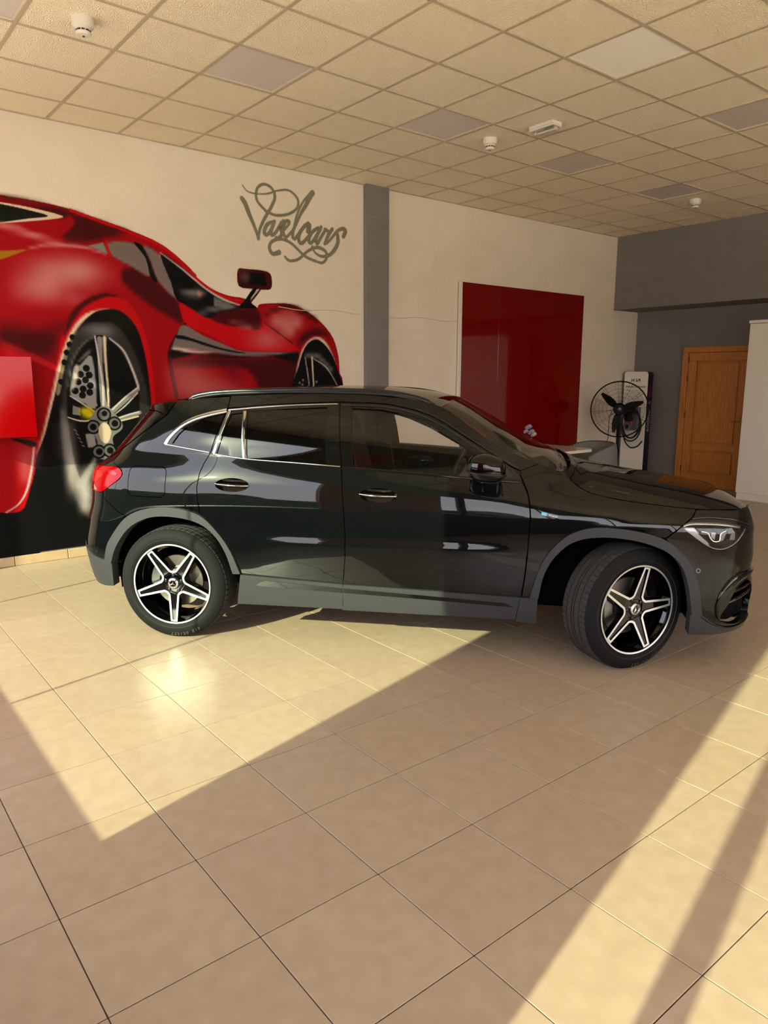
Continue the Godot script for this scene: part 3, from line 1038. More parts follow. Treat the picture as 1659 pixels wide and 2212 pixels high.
# a piece of the car's side: a side-view polygon laid on the body surface, with a rim of the given depth
func skin(poly: PackedVector2Array, holes: Array, off: float, rim: float, step_y := 0.028) -> MB:
	if grid_x.is_empty():
		var x := -0.9
		while x < 3.6:
			grid_x.append(x)
			x += 0.009 if (x < -0.55 or x > 3.28) else (0.018 if (x < -0.3 or x > 3.05) else 0.035)
	if Geometry2D.is_polygon_clockwise(poly):
		poly.reverse()
	var mb := MB.new()
	var known := {}
	var vert := func(p: Vector2) -> int:
		var key := Vector2i(roundi(p.x * 2e4), roundi(p.y * 2e4))
		if not known.has(key):
			var nn := side_normal(p.x, p.y)
			known[key] = mb.add(on_side(p.x, p.y) + nn * off, nn, p)
		return known[key]
	var r := Rect2(poly[0], Vector2.ZERO)
	for p in poly:
		r = r.expand(p)
	var i0 := maxi(grid_x.bsearch(r.position.x) - 1, 0)
	var i1 := mini(grid_x.bsearch(r.end.x), grid_x.size() - 1)
	var ny := int(ceil(r.size.y / step_y))
	var touched := {}
	for loop in [poly] + holes:
		for k in loop.size():
			var a: Vector2 = loop[k]
			var b: Vector2 = loop[(k + 1) % loop.size()]
			var m := int(a.distance_to(b) / 0.003) + 2
			for q in m + 1:
				var p := a.lerp(b, float(q) / m)
				var cx := grid_x.bsearch(p.x, false) - 1
				var cy := int(floor((p.y - r.position.y) / step_y))
				touched[Vector2i(cx, cy)] = true
				for d in [Vector2(0.0008, 0), Vector2(-0.0008, 0), Vector2(0, 0.0008), Vector2(0, -0.0008)]:
					var p2: Vector2 = p + d
					touched[Vector2i(grid_x.bsearch(p2.x, false) - 1, int(floor((p2.y - r.position.y) / step_y)))] = true
	for i in range(i0, i1):
		for j in ny + 1:
			var x0 := grid_x[i]
			var x1 := grid_x[i + 1]
			var y0 := r.position.y + j * step_y
			var y1 := y0 + step_y
			var c := Vector2((x0 + x1) * 0.5, (y0 + y1) * 0.5)
			var cell := PackedVector2Array([Vector2(x0, y0), Vector2(x1, y0), Vector2(x1, y1), Vector2(x0, y1)])
			var pieces := []
			if touched.has(Vector2i(i, j)):
				pieces = Geometry2D.intersect_polygons(cell, poly)
				for hole in holes:
					var left := []
					for pc in pieces:
						left.append_array(Geometry2D.clip_polygons(pc, hole))
					pieces = left
			elif Geometry2D.is_point_in_polygon(c, poly):
				var inside := true
				for hole in holes:
					if Geometry2D.is_point_in_polygon(c, hole):
						inside = false
				if inside:
					pieces = [cell]
			for pc in pieces:
				if pc.size() < 3:
					continue
				var t := Geometry2D.triangulate_polygon(pc)
				for k in t.size() / 3:
					var a: int = vert.call(pc[t[k * 3]])
					var b: int = vert.call(pc[t[k * 3 + 1]])
					var d: int = vert.call(pc[t[k * 3 + 2]])
					if a != b and b != d and a != d:
						mb.tri(a, b, d)
	if rim > 0.0:
		var flip := 1.0
		for loop in [poly] + holes:
			var cw := Geometry2D.is_polygon_clockwise(loop)
			for k in loop.size():
				var a: Vector2 = loop[k]
				var b: Vector2 = loop[(k + 1) % loop.size()]
				var m := int(a.distance_to(b) / 0.03) + 1
				for q in m:
					var p := a.lerp(b, float(q) / m)
					var p2 := a.lerp(b, float(q + 1) / m)
					var na := side_normal(p.x, p.y)
					var nb := side_normal(p2.x, p2.y)
					var e := (p2 - p)
					var hn := Vector3(e.y, -e.x, 0) * (-1.0 if cw else 1.0) * flip
					var pa := on_side(p.x, p.y) + na * off
					var pb := on_side(p2.x, p2.y) + nb * off
					mb.quad(pa, pb, pb - nb * rim, pa - na * rim, hn)
			flip = -1.0
	return mb


# a raised strip along a side-view line
func ribbon(path: PackedVector2Array, w: float, off: float, high: float, taper := false) -> MB:
	var rows := []
	for k in path.size():
		var t := (path[mini(k + 1, path.size() - 1)] - path[maxi(k - 1, 0)]).normalized()
		var s := Vector2(-t.y, t.x)
		var row := PackedVector3Array()
		var ww := w * (1.0 if not taper else minf(1.0, 0.15 + 2.2 * minf(float(k), path.size() - 1.0 - k) / path.size()))
		for q in [[-0.5, 0.0], [-0.5, 0.7], [-0.32, 1.0], [0.0, 1.12], [0.32, 1.0], [0.5, 0.7], [0.5, 0.0]]:
			var p: Vector2 = path[k] + s * ww * q[0]
			row.append(on_side(p.x, p.y) + side_normal(p.x, p.y) * (off + high * q[1]))
		rows.append(row)
	return MB.new().sheet(rows, Vector3(0, 0.2, 1))


# a sheet from the right edge line across to its mirror on the left
func across(edge: PackedVector2Array, crown: Array, bulge: Array, nz: int, hint: Vector3, power := 2.0, drop := 0.0) -> MB:
	var rows := []
	for k in edge.size():
		var t := float(k) / (edge.size() - 1) * (crown.size() - 1)
		var i := mini(int(t), crown.size() - 2)
		var c: float = lerpf(crown[i], crown[i + 1], t - i)
		var b: float = lerpf(bulge[i], bulge[i + 1], t - i)
		var e := on_side(edge[k].x, edge[k].y)
		var row := PackedVector3Array()
		for q in nz + 1:
			var s := -1.0 + 2.0 * q / nz
			s = signf(s) * pow(absf(s), 0.8)
			var f := 1.0 - pow(absf(s), power)
			row.append(Vector3(e.x + b * f, e.y + c * f - drop, s * e.z))
		rows.append(row)
	return MB.new().sheet(rows, hint)


func gap(a: Array, d := 0.0022, sub := 0) -> PackedVector2Array:
	var p := V2(a)
	if sub > 0:
		p = smooth2(p, sub, true)
	return MB.inset(p, d)


func both(called: String, mb: MB, mt: Material, parent: Node3D) -> Array:
	return [put(called, mb, mt, parent), put(called, mb.mirrored(), mt, parent)]


func build_car() -> void:
	var car := thing("car", "shiny black compact SUV with grey plastic cladding and five-spoke two-tone wheels", "car", Vector3(0.5193, 0, 0.3358), -0.85923)
	car.scale = Vector3.ONE * 1.01487
	var arch_r := V2([-0.475, 0.470, -0.455, 0.535, -0.425, 0.603, -0.316, 0.738, -0.210, 0.805, -0.072, 0.838, 0.058, 0.837, 0.209, 0.800, 0.317, 0.706, 0.401, 0.588, 0.460, 0.447])
	var arch_f := V2([2.191, 0.397, 2.221, 0.515, 2.268, 0.634, 2.349, 0.736, 2.430, 0.789, 2.537, 0.816, 2.653, 0.814, 2.777, 0.798, 2.903, 0.759, 2.991, 0.690, 3.056, 0.603, 3.097, 0.489, 3.128, 0.334])
	arch_r = smooth2(arch_r, 4)
	arch_f = smooth2(arch_f, 4)
	var in_r := smooth2(V2([-0.420, 0.457, -0.371, 0.570, -0.277, 0.690, -0.159, 0.760, -0.037, 0.784, 0.117, 0.774, 0.230, 0.737, 0.315, 0.665, 0.375, 0.563, 0.412, 0.445]), 4)
	var in_f := smooth2(V2([2.239, 0.395, 2.260, 0.517, 2.303, 0.617, 2.376, 0.702, 2.458, 0.746, 2.574, 0.764, 2.706, 0.757, 2.823, 0.732, 2.925, 0.686, 2.997, 0.611, 3.036, 0.507, 3.060, 0.397, 3.071, 0.335]), 4)

	# front door
	var fd_poly := MB.inset(V2([1.033, 1.477, 1.080, 1.103, 1.102, 0.902, 1.114, 0.740, 1.116, 0.585, 1.104, 0.454, 1.097, 0.417, 2.139, 0.396, 2.146, 0.414, 2.160, 0.540, 2.168, 0.660, 2.176, 0.862, 2.170, 0.93, 2.156, 0.991, 2.113, 1.080, 2.06, 1.128, 2.002, 1.167, 1.839, 1.264, 1.672, 1.363, 1.590, 1.402, 1.502, 1.432, 1.332, 1.467, 1.2, 1.475]), 0.0022)
	var fglass := V2([1.112, 1.445, 1.293, 1.436, 1.39, 1.421, 1.463, 1.400, 1.59, 1.348, 1.759, 1.256, 1.9, 1.170, 1.955, 1.122, 1.965, 1.068, 1.81, 1.072, 1.152, 1.110])
	var fd := skin(fd_poly, [fglass, oval(Vector2(1.308, 0.953), 0.112, 0.041)], 0.0, 0.03)
	for side in 2:
		var d: MeshInstance3D = put("front_door", fd if side == 0 else fd.mirrored(), M.paint, car)
		var gl := skin(fglass, [], -0.008, 0.0, 0.1)
		put("window_pane", gl if side == 0 else gl.mirrored(), M.car_glass, d)
		side_trim(d, "pillar_cover", skin(V2([1.040, 1.466, 1.105, 1.462, 1.146, 1.108, 1.084, 1.112]), [], 0.002, 0.004, 0.1), M.black_gloss, side)
		side_trim(d, "window_seal", ribbon(smooth2(V2([1.045, 1.462, 1.2, 1.460, 1.332, 1.451, 1.502, 1.417, 1.672, 1.346, 1.839, 1.247, 2.0, 1.147, 2.08, 1.075]), 5), 0.011, 0.001, 0.004), M.black_plastic, side)
		side_trim(d, "belt_moulding", ribbon(smooth2(V2([1.083, 1.103, 1.3, 1.093, 1.81, 1.062, 2.11, 1.045]), 6), 0.013, 0.001, 0.006), M.black_gloss, side)
		handle(d, Vector2(1.308, 0.955), 0.112, side)
	# rear door
	var rd := skin(MB.inset(V2([0.340, 1.437, 0.261, 1.176, 0.225, 1.110, 0.203, 1.05, 0.192, 0.97, 0.195, 0.907, 0.209, 0.802, 0.265, 0.757, 0.317, 0.706, 0.362, 0.650, 0.401, 0.588, 0.435, 0.510, 0.458, 0.447, 1.097, 0.417, 1.104, 0.454, 1.116, 0.585, 1.114, 0.740, 1.102, 0.902, 1.08, 1.103, 1.033, 1.477, 0.9, 1.474, 0.568, 1.459]), 0.0022),
		[V2([0.468, 1.425, 0.958, 1.449, 0.984, 1.117, 0.494, 1.144]), V2([0.366, 1.403, 0.443, 1.414, 0.466, 1.147, 0.299, 1.169]), oval(Vector2(0.415, 0.988), 0.108, 0.041)], 0.0, 0.03)
	for side in 2:
		var d: MeshInstance3D = put("rear_door", rd if side == 0 else rd.mirrored(), M.paint, car)
		side_trim(d, "window_pane", skin(V2([0.462, 1.43, 0.964, 1.454, 0.990, 1.112, 0.488, 1.139]), [], -0.007, 0.0, 0.1), M.privacy, side)
		side_trim(d, "quarter_pane", skin(V2([0.360, 1.408, 0.449, 1.42, 0.472, 1.142, 0.293, 1.164]), [], -0.007, 0.0, 0.1), M.privacy, side)
		side_trim(d, "pillar_cover", skin(V2([0.962, 1.450, 1.028, 1.466, 1.074, 1.112, 0.988, 1.116]), [], 0.002, 0.004, 0.1), M.black_gloss, side)
		side_trim(d, "chrome_divider", ribbon(V2([0.449, 1.420, 0.462, 1.27, 0.476, 1.142]), 0.019, 0.0, 0.004), M.chrome, side)
		side_trim(d, "chrome_divider", ribbon(V2([0.352, 1.424, 0.318, 1.30, 0.280, 1.171]), 0.018, 0.0, 0.004), M.chrome, side)
		side_trim(d, "chrome_strip", ribbon(smooth2(V2([0.345, 1.426, 0.568, 1.446, 0.8, 1.459, 1.02, 1.466]), 5), 0.007, 0.001, 0.004), M.chrome, side)
		side_trim(d, "belt_moulding", ribbon(smooth2(V2([0.280, 1.166, 0.48, 1.141, 0.8, 1.124, 1.072, 1.108]), 5), 0.006, 0.001, 0.004), M.chrome, side)
		handle(d, Vector2(0.415, 0.990), 0.108, side)
	# rear quarter
	var qpoly := V2([0.337, 1.443, 0.337, 1.507, 0.200, 1.499, 0.050, 1.484, -0.028, 1.472, -0.079, 1.389, -0.250, 1.270, -0.400, 1.165, -0.432, 1.095, -0.374, 1.069, -0.336, 1.053, -0.322, 1.028, -0.340, 0.998, -0.464, 0.919, -0.486, 0.902, -0.462, 0.862, -0.353, 0.795, -0.303, 0.773])
	for p in arch_r:
		if p.x > -0.31 and p.x < 0.205:
			qpoly.append(p)
	qpoly.append_array(V2([0.207, 0.804, 0.193, 0.907, 0.190, 0.97, 0.201, 1.05, 0.223, 1.110, 0.259, 1.176]))
	var dglass := smooth2(V2([-0.006, 1.222, 0.033, 1.278, 0.083, 1.322, 0.200, 1.380, 0.326, 1.407, 0.256, 1.180, 0.13, 1.199]), 1, true)
	var fuel_o := rounded(Vector2(-0.146, 0.990), Vector2(0.131, 0.093), 0.04)
	var q := skin(MB.inset(qpoly, 0.0015), [dglass, fuel_o], 0.0, 0.03)
	for side in 2:
		var d: MeshInstance3D = put("rear_quarter_panel", q if side == 0 else q.mirrored(), M.paint, car)
		side_trim(d, "quarter_window", skin(MB.inset(dglass, -0.004), [], -0.007, 0.0, 0.1), M.privacy, side)
		side_trim(d, "lower_strip", ribbon(smooth2(V2([0.252, 1.174, 0.10, 1.195, -0.048, 1.214]), 6), 0.007, 0.0, 0.004), M.chrome, side)
		side_trim(d, "chrome_strip", ribbon(smooth2(V2([-0.053, 1.214, -0.035, 1.245, 0.003, 1.290, 0.062, 1.338, 0.139, 1.376, 0.240, 1.405, 0.335, 1.424]), 6), 0.024, 0.0, 0.006), M.chrome, side)
		side_trim(d, "fuel_door", skin(MB.inset(fuel_o, 0.0045), [], 0.0, 0.015), M.paint, side)
	# spoiler side, dark blade beside the rear window, tailgate side, lamps
	var tail_poly := smooth2(V2([-0.66, 1.048, -0.56, 1.060, -0.46, 1.066, -0.374, 1.066, -0.340, 1.050, -0.326, 1.028, -0.344, 0.998, -0.405, 0.957, -0.466, 0.918, -0.514, 0.904, -0.61, 0.904, -0.705, 0.915, -0.72, 0.97]), 2, true)
	for side in 2:
		side_trim(car, "spoiler_end", skin(MB.inset(V2([-0.30, 1.437, -0.258, 1.441, -0.12, 1.462, -0.029, 1.472, -0.081, 1.391, -0.168, 1.411, -0.25, 1.412, -0.315, 1.425]), 0.001), [], 0.004, 0.03), M.black_gloss, side)
		side_trim(car, "window_blade", skin(MB.inset(V2([-0.168, 1.408, -0.085, 1.387, -0.25, 1.272, -0.402, 1.167, -0.50, 1.11, -0.57, 1.135, -0.52, 1.19, -0.44, 1.27, -0.33, 1.395, -0.25, 1.41]), 0.001), [], 0.003, 0.03), M.black_gloss, side)
		side_trim(car, "tailgate_side", skin(MB.inset(V2([-0.402, 1.165, -0.434, 1.096, -0.376, 1.07, -0.46, 1.068, -0.56, 1.062, -0.66, 1.05, -0.69, 1.05, -0.60, 1.12, -0.57, 1.133, -0.50, 1.108]), 0.001), [], 0.0, 0.03), M.paint, side)
		var tl := side_part(car, "tail_light", skin(MB.inset(tail_poly, 0.001), [], 0.004, 0.03), M.tail_red, side)
		side_trim(tl, "brake_element", skin(smooth2(V2([-0.68, 1.025, -0.58, 1.032, -0.50, 1.028, -0.485, 1.005, -0.53, 0.985, -0.56, 0.962, -0.67, 0.965]), 2, true), [], 0.006, 0.003), M.tail_bright, side)
		side_trim(tl, "upper_element", skin(V2([-0.455, 1.048, -0.40, 1.046, -0.362, 1.028, -0.372, 1.014, -0.44, 1.030]), [], 0.006, 0.002), M.tail_bright, side)
		side_trim(tl, "reversing_lens", skin(smooth2(V2([-0.69, 0.955, -0.62, 0.957, -0.575, 0.945, -0.535, 0.917, -0.60, 0.913, -0.69, 0.922]), 2, true), [], 0.006, 0.003), M.chrome, side)
		# rear bumper
		var rb := side_part(car, "rear_bumper", skin(MB.inset(V2([-0.464, 0.916, -0.486, 0.900, -0.464, 0.862, -0.355, 0.793, -0.305, 0.772, -0.318, 0.736, -0.425, 0.603, -0.455, 0.535, -0.473, 0.472, -0.581, 0.486, -0.644, 0.511, -0.70, 0.532, -0.806, 0.565, -0.785, 0.68, -0.757, 0.75, -0.74, 0.85, -0.735, 0.905, -0.70, 0.913, -0.61, 0.902, -0.514, 0.902]), 0.0015), [], 0.0, 0.03), M.paint, side)
		side_trim(rb, "parking_sensor", skin(circle2(Vector2(-0.556, 0.517), 0.011, 12), [circle2(Vector2(-0.556, 0.517), 0.007, 12)], 0.002, 0.004), M.satin, side)
		side_trim(rb, "reflector", skin(smooth2(V2([-0.61, 0.625, -0.575, 0.575, -0.565, 0.553, -0.60, 0.552, -0.628, 0.585]), 3, true), [], -0.002, 0.004), M.black_gloss, side)
		side_trim(car, "rear_bumper_cladding", skin(V2([-0.806, 0.555, -0.70, 0.525, -0.644, 0.509, -0.581, 0.484, -0.472, 0.470, -0.421, 0.459, -0.430, 0.35, -0.437, 0.300, -0.515, 0.288, -0.60, 0.285, -0.70, 0.290, -0.755, 0.34, -0.785, 0.42, -0.804, 0.50]), [], 0.006, 0.05), M.cladding, side)
		# arches
		var ar := PackedVector2Array(arch_r)
		var ir := PackedVector2Array(in_r)
		ir.reverse()
		ar.append_array(ir)
		side_trim(car, "wheel_arch_trim", skin(ar, [], 0.016, 0.06, 0.02), M.cladding, side)
		var af := PackedVector2Array(arch_f)
		var jf := PackedVector2Array(in_f)
		jf.reverse()
		af.append_array(jf)
		side_trim(car, "wheel_arch_trim", skin(af, [], 0.016, 0.06, 0.02), M.cladding, side)
		# sill
		for sp in [[0.462, 1.0995, 0.424], [1.1025, 2.139, 0.0]]:
			var y0: float = 0.444 - (sp[0] - 0.447) * 0.0284 if sp[0] < 1.0 else 0.4165
			var y1: float = 0.4165 if sp[0] < 1.0 else 0.396
			var poly := V2([sp[0] if sp[2] == 0.0 else 0.46, y0 - 0.002, sp[1], y1 - 0.002, sp[1] + (0.0 if sp[2] > 0.0 else -0.025), 0.256, 0.424 if sp[2] > 0.0 else 1.09, 0.249])
			side_trim(car, "sill_cladding", skin(poly, [], 0.012, 0.05), M.cladding, side)
		side_trim(car, "sill_cladding", skin(V2([2.141, 0.394, 2.191, 0.394, 2.236, 0.393, 2.234, 0.236, 2.117, 0.246]), [], 0.012, 0.05), M.cladding, side)
		for ins in [V2([0.556, 0.380, 0.585, 0.402, 0.622, 0.413, 0.70, 0.410, 1.097, 0.391, 1.097, 0.364, 0.80, 0.372, 0.62, 0.374]), V2([1.104, 0.391, 1.60, 0.374, 2.053, 0.356, 2.078, 0.347, 2.101, 0.333, 2.030, 0.336, 1.60, 0.352, 1.104, 0.364])]:
			side_trim(car, "sill_insert", skin(ins, [], 0.015, 0.003, 0.012), M.black_gloss, side)
	# front fender
	var fpoly := V2([2.160, 0.991, 2.174, 0.93, 2.180, 0.862, 2.172, 0.660, 2.164, 0.540, 2.150, 0.414, 2.148, 0.398])
	for p in arch_f:
		if p.x < 2.895:
			fpoly.append(p)
	fpoly.append_array(V2([2.901, 0.766, 2.988, 0.838, 3.047, 0.885, 3.066, 0.919, 2.95, 0.931, 2.817, 0.944, 2.651, 0.965, 2.501, 0.995, 2.45, 1.018, 2.416, 1.041, 2.385, 1.072, 2.362, 1.098, 2.338, 1.101, 2.213, 1.144, 2.116, 1.106, 2.120, 1.078]))
	var fender := skin(MB.inset(fpoly, 0.0018), [], 0.0, 0.03)
	for side in 2:
		var fm: MeshInstance3D = side_part(car, "front_fender", fender, M.paint, side)
		badge(fm, side)
	front_end(car, arch_f)
	body_top(car)
	mirrors(car)
	cabin(car)
	var wh := wheel_parts()
	for w in [[0.0, 1.0, 0.0, 0.0], [2.729, 1.0, -0.60, 0.38], [0.0, -1.0, 0.0, 0.4], [2.729, -1.0, -0.60, 0.9]]:
		place_wheel(car, wh, w[0], w[1], w[2], w[3])


func circle2(c: Vector2, r: float, m: int) -> PackedVector2Array:
	var p := PackedVector2Array()
	for k in m:
		p.append(c + Vector2(cos(TAU * k / m), sin(TAU * k / m)) * r)
	return p


func rounded(c: Vector2, h: Vector2, r: float) -> PackedVector2Array:
	var p := PackedVector2Array()
	for k in 4:
		var s := Vector2([1, -1, -1, 1][k], [1, 1, -1, -1][k])
		for i in 6:
			var a := PI * 0.5 * k + PI * 0.5 * i / 5.0
			p.append(c + s * (h - Vector2(r, r)) + Vector2(cos(a), sin(a)) * r)
	return p


func side_part(parent: Node3D, called: String, mb: MB, mt: Material, side: int) -> MeshInstance3D:
	return put(called, mb if side == 0 else mb.mirrored(), mt, parent)


func side_trim(parent: Node3D, called: String, mb: MB, mt: Material, side: int) -> void:
	put(called, mb if side == 0 else mb.mirrored(), mt, parent)


func handle(door: Node3D, c: Vector2, w: float, side: int) -> void:
	var rows := []
	for j in 8:
		var r := j / 7.0
		var row := PackedVector3Array()
		for k in 33:
			var a := TAU * (k % 32) / 32.0
			var p := Vector2(c.x + cos(a) * (w + 0.001) * r, c.y - 0.002 + sin(a) * 0.042 * r)
			row.append(on_side(p.x, p.y, -0.026 * (1.0 - r * r) - 0.001))
		rows.append(row)
	var bowl := MB.new().sheet(rows, Vector3(0, 0, 1))
	side_trim(door, "handle_recess", bowl, M.black_gloss, side)
	var path := PackedVector3Array()
	var rad := []
	for k in 13:
		var t := k / 12.0 * 2.0 - 1.0
		path.append(on_side(c.x + t * w * 0.97, c.y - 0.004 * t) + Vector3(0, -0.002, 0.004 + 0.018 * (1.0 - t * t)))
		rad.append(0.013 * sqrt(maxf(0.06, 1.0 - t * t * 0.9)))
	side_trim(door, "door_handle", MB.new().tube(path, rad, 14), M.black_gloss, side)
	var st := PackedVector3Array()
	for k in 13:
		var t := k / 12.0 * 2.0 - 1.0
		st.append(path[k] + Vector3(0, 0.002, rad[k] * 0.98))
	side_trim(door, "chrome_insert", MB.new().tube(st, 0.0035, 8), M.chrome, side)


func oval(c: Vector2, w: float, h: float) -> PackedVector2Array:
	var p := PackedVector2Array()
	for k in 32:
		p.append(c + Vector2(cos(TAU * k / 32.0) * w, sin(TAU * k / 32.0) * h))
	return p


func badge(fender: Node3D, side: int) -> void:
	var a := Vector2(2.236, 0.884)
	var b := Vector2(2.336, 0.864)
	var d := (b - a).normalized()
	var u := Vector2(-d.y, d.x)
	var plate := PackedVector2Array([a - u * 0.012, b - u * 0.012, b + u * 0.010, a + u * 0.010])
	side_trim(fender, "badge_plate", skin(plate, [], 0.001, 0.003), M.black_gloss, side)
	side_trim(fender, "badge_blue_field", skin(PackedVector2Array([a + d * 0.002 - u * 0.009, a + d * 0.030 - u * 0.009, a + d * 0.036 - u * 0.001, a + d * 0.030 + u * 0.008, a + d * 0.002 + u * 0.008]), [], 0.0022, 0.002), M.badge_blue, side)
	if side == 0:
		var o := MeshInstance3D.new()
		for w in [["EQ", 0.016], ["POWER", 0.066]]:
			var t := put("badge_lettering", letters(w[0], 0.0145, 0.0012, true), M.light_print, fender)
			var c: Vector2 = a + d * w[1] - u * 0.001
			t.position = on_side(c.x, c.y, 0.0032)
			var nn := side_normal(c.x, c.y)
			var ax := (Vector3(d.x, d.y, 0) - nn * nn.dot(Vector3(d.x, d.y, 0))).normalized()
			t.basis = Basis(ax, nn.cross(ax), nn)
		o.free()


func front_end(car: Node3D, arch_f: PackedVector2Array) -> void:
	var head := smooth2(V2([2.988, 0.833, 3.048, 0.872, 3.10, 0.873, 3.159, 0.870, 3.278, 0.852, 3.366, 0.820, 3.366, 0.806, 3.315, 0.746, 3.275, 0.720, 3.224, 0.704, 3.166, 0.711, 3.104, 0.743, 3.031, 0.796]), 2, true)
	var intake := smooth2(V2([3.236, 0.306, 3.274, 0.376, 3.307, 0.448, 3.348, 0.490, 3.394, 0.506, 3.435, 0.478, 3.462, 0.425, 3.474, 0.34, 3.462, 0.285, 3.40, 0.258, 3.336, 0.254, 3.275, 0.272]), 2, true)
	var bp := V2([2.904, 0.764, 2.990, 0.836, 3.049, 0.884, 3.069, 0.917, 3.20, 0.911, 3.302, 0.903, 3.345, 0.906, 3.40, 0.905, 3.455, 0.890, 3.485, 0.80, 3.488, 0.73, 3.494, 0.62, 3.488, 0.55, 3.503, 0.43, 3.495, 0.30, 3.46, 0.248, 3.316, 0.238, 3.250, 0.254, 3.187, 0.286, 3.128, 0.332])
	for k in arch_f.size():
		var p := arch_f[arch_f.size() - 1 - k]
		if p.x > 2.905 and p.x < 3.127:
			bp.append(p)
	var bumper := skin(MB.inset(bp, 0.0018), [head, intake], 0.0, 0.03, 0.02)
	for side in 2:
		var b := side_part(car, "front_bumper", bumper, M.paint, side)
		var cavity := skin(MB.inset(intake, -0.004), [], -0.06, 0.0)
		side_trim(b, "air_intake", cavity, M.dark, side)
		for s in [V2([3.315, 0.452, 3.37, 0.462, 3.44, 0.470]), V2([3.285, 0.388, 3.33, 0.400, 3.385, 0.415, 3.45, 0.425])]:
			side_trim(b, "intake_slat", ribbon(smooth2(s, 4), 0.022, -0.045, 0.035), M.black_gloss, side)
		side_trim(b, "intake_blade", ribbon(smooth2(V2([3.232, 0.300, 3.222, 0.340, 3.228, 0.395, 3.256, 0.462, 3.298, 0.512, 3.35, 0.536, 3.42, 0.540, 3.47, 0.530]), 5), 0.058, -0.004, 0.016, true), M.paint, side)
		side_trim(b, "lower_lip", ribbon(smooth2(V2([3.13, 0.325, 3.187, 0.284, 3.25, 0.253, 3.316, 0.238, 3.40, 0.242, 3.46, 0.26]), 5), 0.012, -0.002, 0.010), M.black_gloss, side)
		side_trim(b, "parking_sensor", skin(circle2(Vector2(3.089, 0.590), 0.013, 14), [circle2(Vector2(3.089, 0.590), 0.009, 14)], 0.002, 0.004), M.satin, side)
		side_trim(car, "front_bumper_cladding", skin(V2([3.067, 0.338, 3.126, 0.332, 3.187, 0.284, 3.250, 0.252, 3.316, 0.236, 3.40, 0.240, 3.47, 0.262, 3.47, 0.240, 3.40, 0.218, 3.316, 0.208, 3.236, 0.205, 3.163, 0.206, 3.072, 0.212]), [], 0.004, 0.05), M.cladding, side)
		# headlight
		var hl := side_part(car, "headlight", skin(MB.inset(head, -0.003), [], -0.045, 0.0), M.dark, side)
		side_trim(hl, "chrome_wedge", skin(V2([2.993, 0.831, 3.058, 0.831, 3.085, 0.790, 3.141, 0.743, 3.151, 0.722, 3.108, 0.747, 3.034, 0.797]), [], -0.018, 0.02), M.satin, side)
		side_trim(hl, "upper_reflector", ribbon(smooth2(V2([2.997, 0.838, 3.047, 0.851, 3.158, 0.849, 3.25, 0.838, 3.334, 0.819]), 5), 0.019, -0.020, 0.008), M.satin, side)
		side_trim(hl, "running_light", ribbon(smooth2(V2([3.095, 0.806, 3.130, 0.797, 3.146, 0.770, 3.167, 0.750, 3.200, 0.753, 3.208, 0.793, 3.235, 0.806]), 5), 0.009, -0.016, 0.010), M.chrome, side)
		for l in [V2([3.154, 0.799, 3.181, 0.798, 3.177, 0.757, 3.156, 0.773]), V2([3.216, 0.789, 3.243, 0.787, 3.228, 0.751, 3.205, 0.744]), V2([3.276, 0.785, 3.302, 0.782, 3.301, 0.748, 3.267, 0.751])]:
			side_trim(hl, "lamp_lens", skin(l, [], -0.016, 0.02, 0.02), M.satin, side)
		side_trim(hl, "bezel", ribbon(smooth2(V2([2.988, 0.833, 3.031, 0.796, 3.104, 0.743, 3.166, 0.712, 3.224, 0.705, 3.275, 0.721, 3.315, 0.747, 3.36, 0.803]), 4), 0.008, -0.012, 0.008), M.satin, side)
		side_trim(hl, "lens_cover", skin(MB.inset(head, 0.002), [], 0.001, 0.0, 0.02), M.lens, side)
		side_trim(hl, "brow", ribbon(smooth2(V2([3.04, 0.874, 3.10, 0.878, 3.16, 0.876, 3.28, 0.859, 3.38, 0.824]), 5), 0.010, 0.0, 0.007), M.black_gloss, side)
	# nose across the car
	var rows := PackedVector2Array()
	for y in [0.22, 0.30, 0.43, 0.55, 0.62, 0.73, 0.80, 0.84, 0.87]:
		rows.append(Vector2(curve(XF[0], XF[1], y) - 0.014 - (0.02 if y > 0.85 else 0.0), y))
	var nose := put("nose_panel", across(rows, [0.0, 0.0], [0.028, 0.028, 0.02, 0.01], 24, Vector3.RIGHT), M.paint, car)
	var grille_rows := []
	for j in 5:
		var y := lerpf(0.50, 0.745, j / 4.0)
		var w := lerpf(0.30, 0.37, j / 4.0)
		var row := PackedVector3Array()
		for q in 17:
			var z := lerpf(-w, w, q / 16.0)
			row.append(Vector3(nose_x(y, z) + 0.004, y, z))
		grille_rows.append(row)
	put("grille_field", MB.new().sheet(grille_rows, Vector3.RIGHT), M.dark, nose)
	for y in [0.60, 0.65]:
		var bar := PackedVector3Array()
		for q in 13:
			var z := lerpf(-0.33, 0.33, q / 12.0)
			bar.append(Vector3(nose_x(y, z) + 0.003, y, z))
		put("grille_bar", MB.new().tube(bar, 0.006, 8), M.chrome, nose)
	var ring := Transform3D(Basis(Vector3(0, 0, -1), Vector3(0, 1, 0), Vector3(1, 0, 0)), Vector3(nose_x(0.625, 0.0), 0.625, 0))
	var em := MB.new().lathe(PackedVector2Array([Vector2(0.085, 0.0), Vector2(0.083, 0.010), Vector2(0.076, 0.012), Vector2(0.072, 0.006)]), 40, ring)
	for k in 3:
		var a := PI * 0.5 + TAU * k / 3.0
		em.prism(PackedVector2Array([Vector2(cos(a), sin(a)) * 0.080, Vector2(cos(a + 1.05), sin(a + 1.05)) * 0.013, Vector2(cos(a - 1.05), sin(a - 1.05)) * 0.013]), 0.004, 0.012, ring)
	put("star_emblem", em, M.chrome, nose)


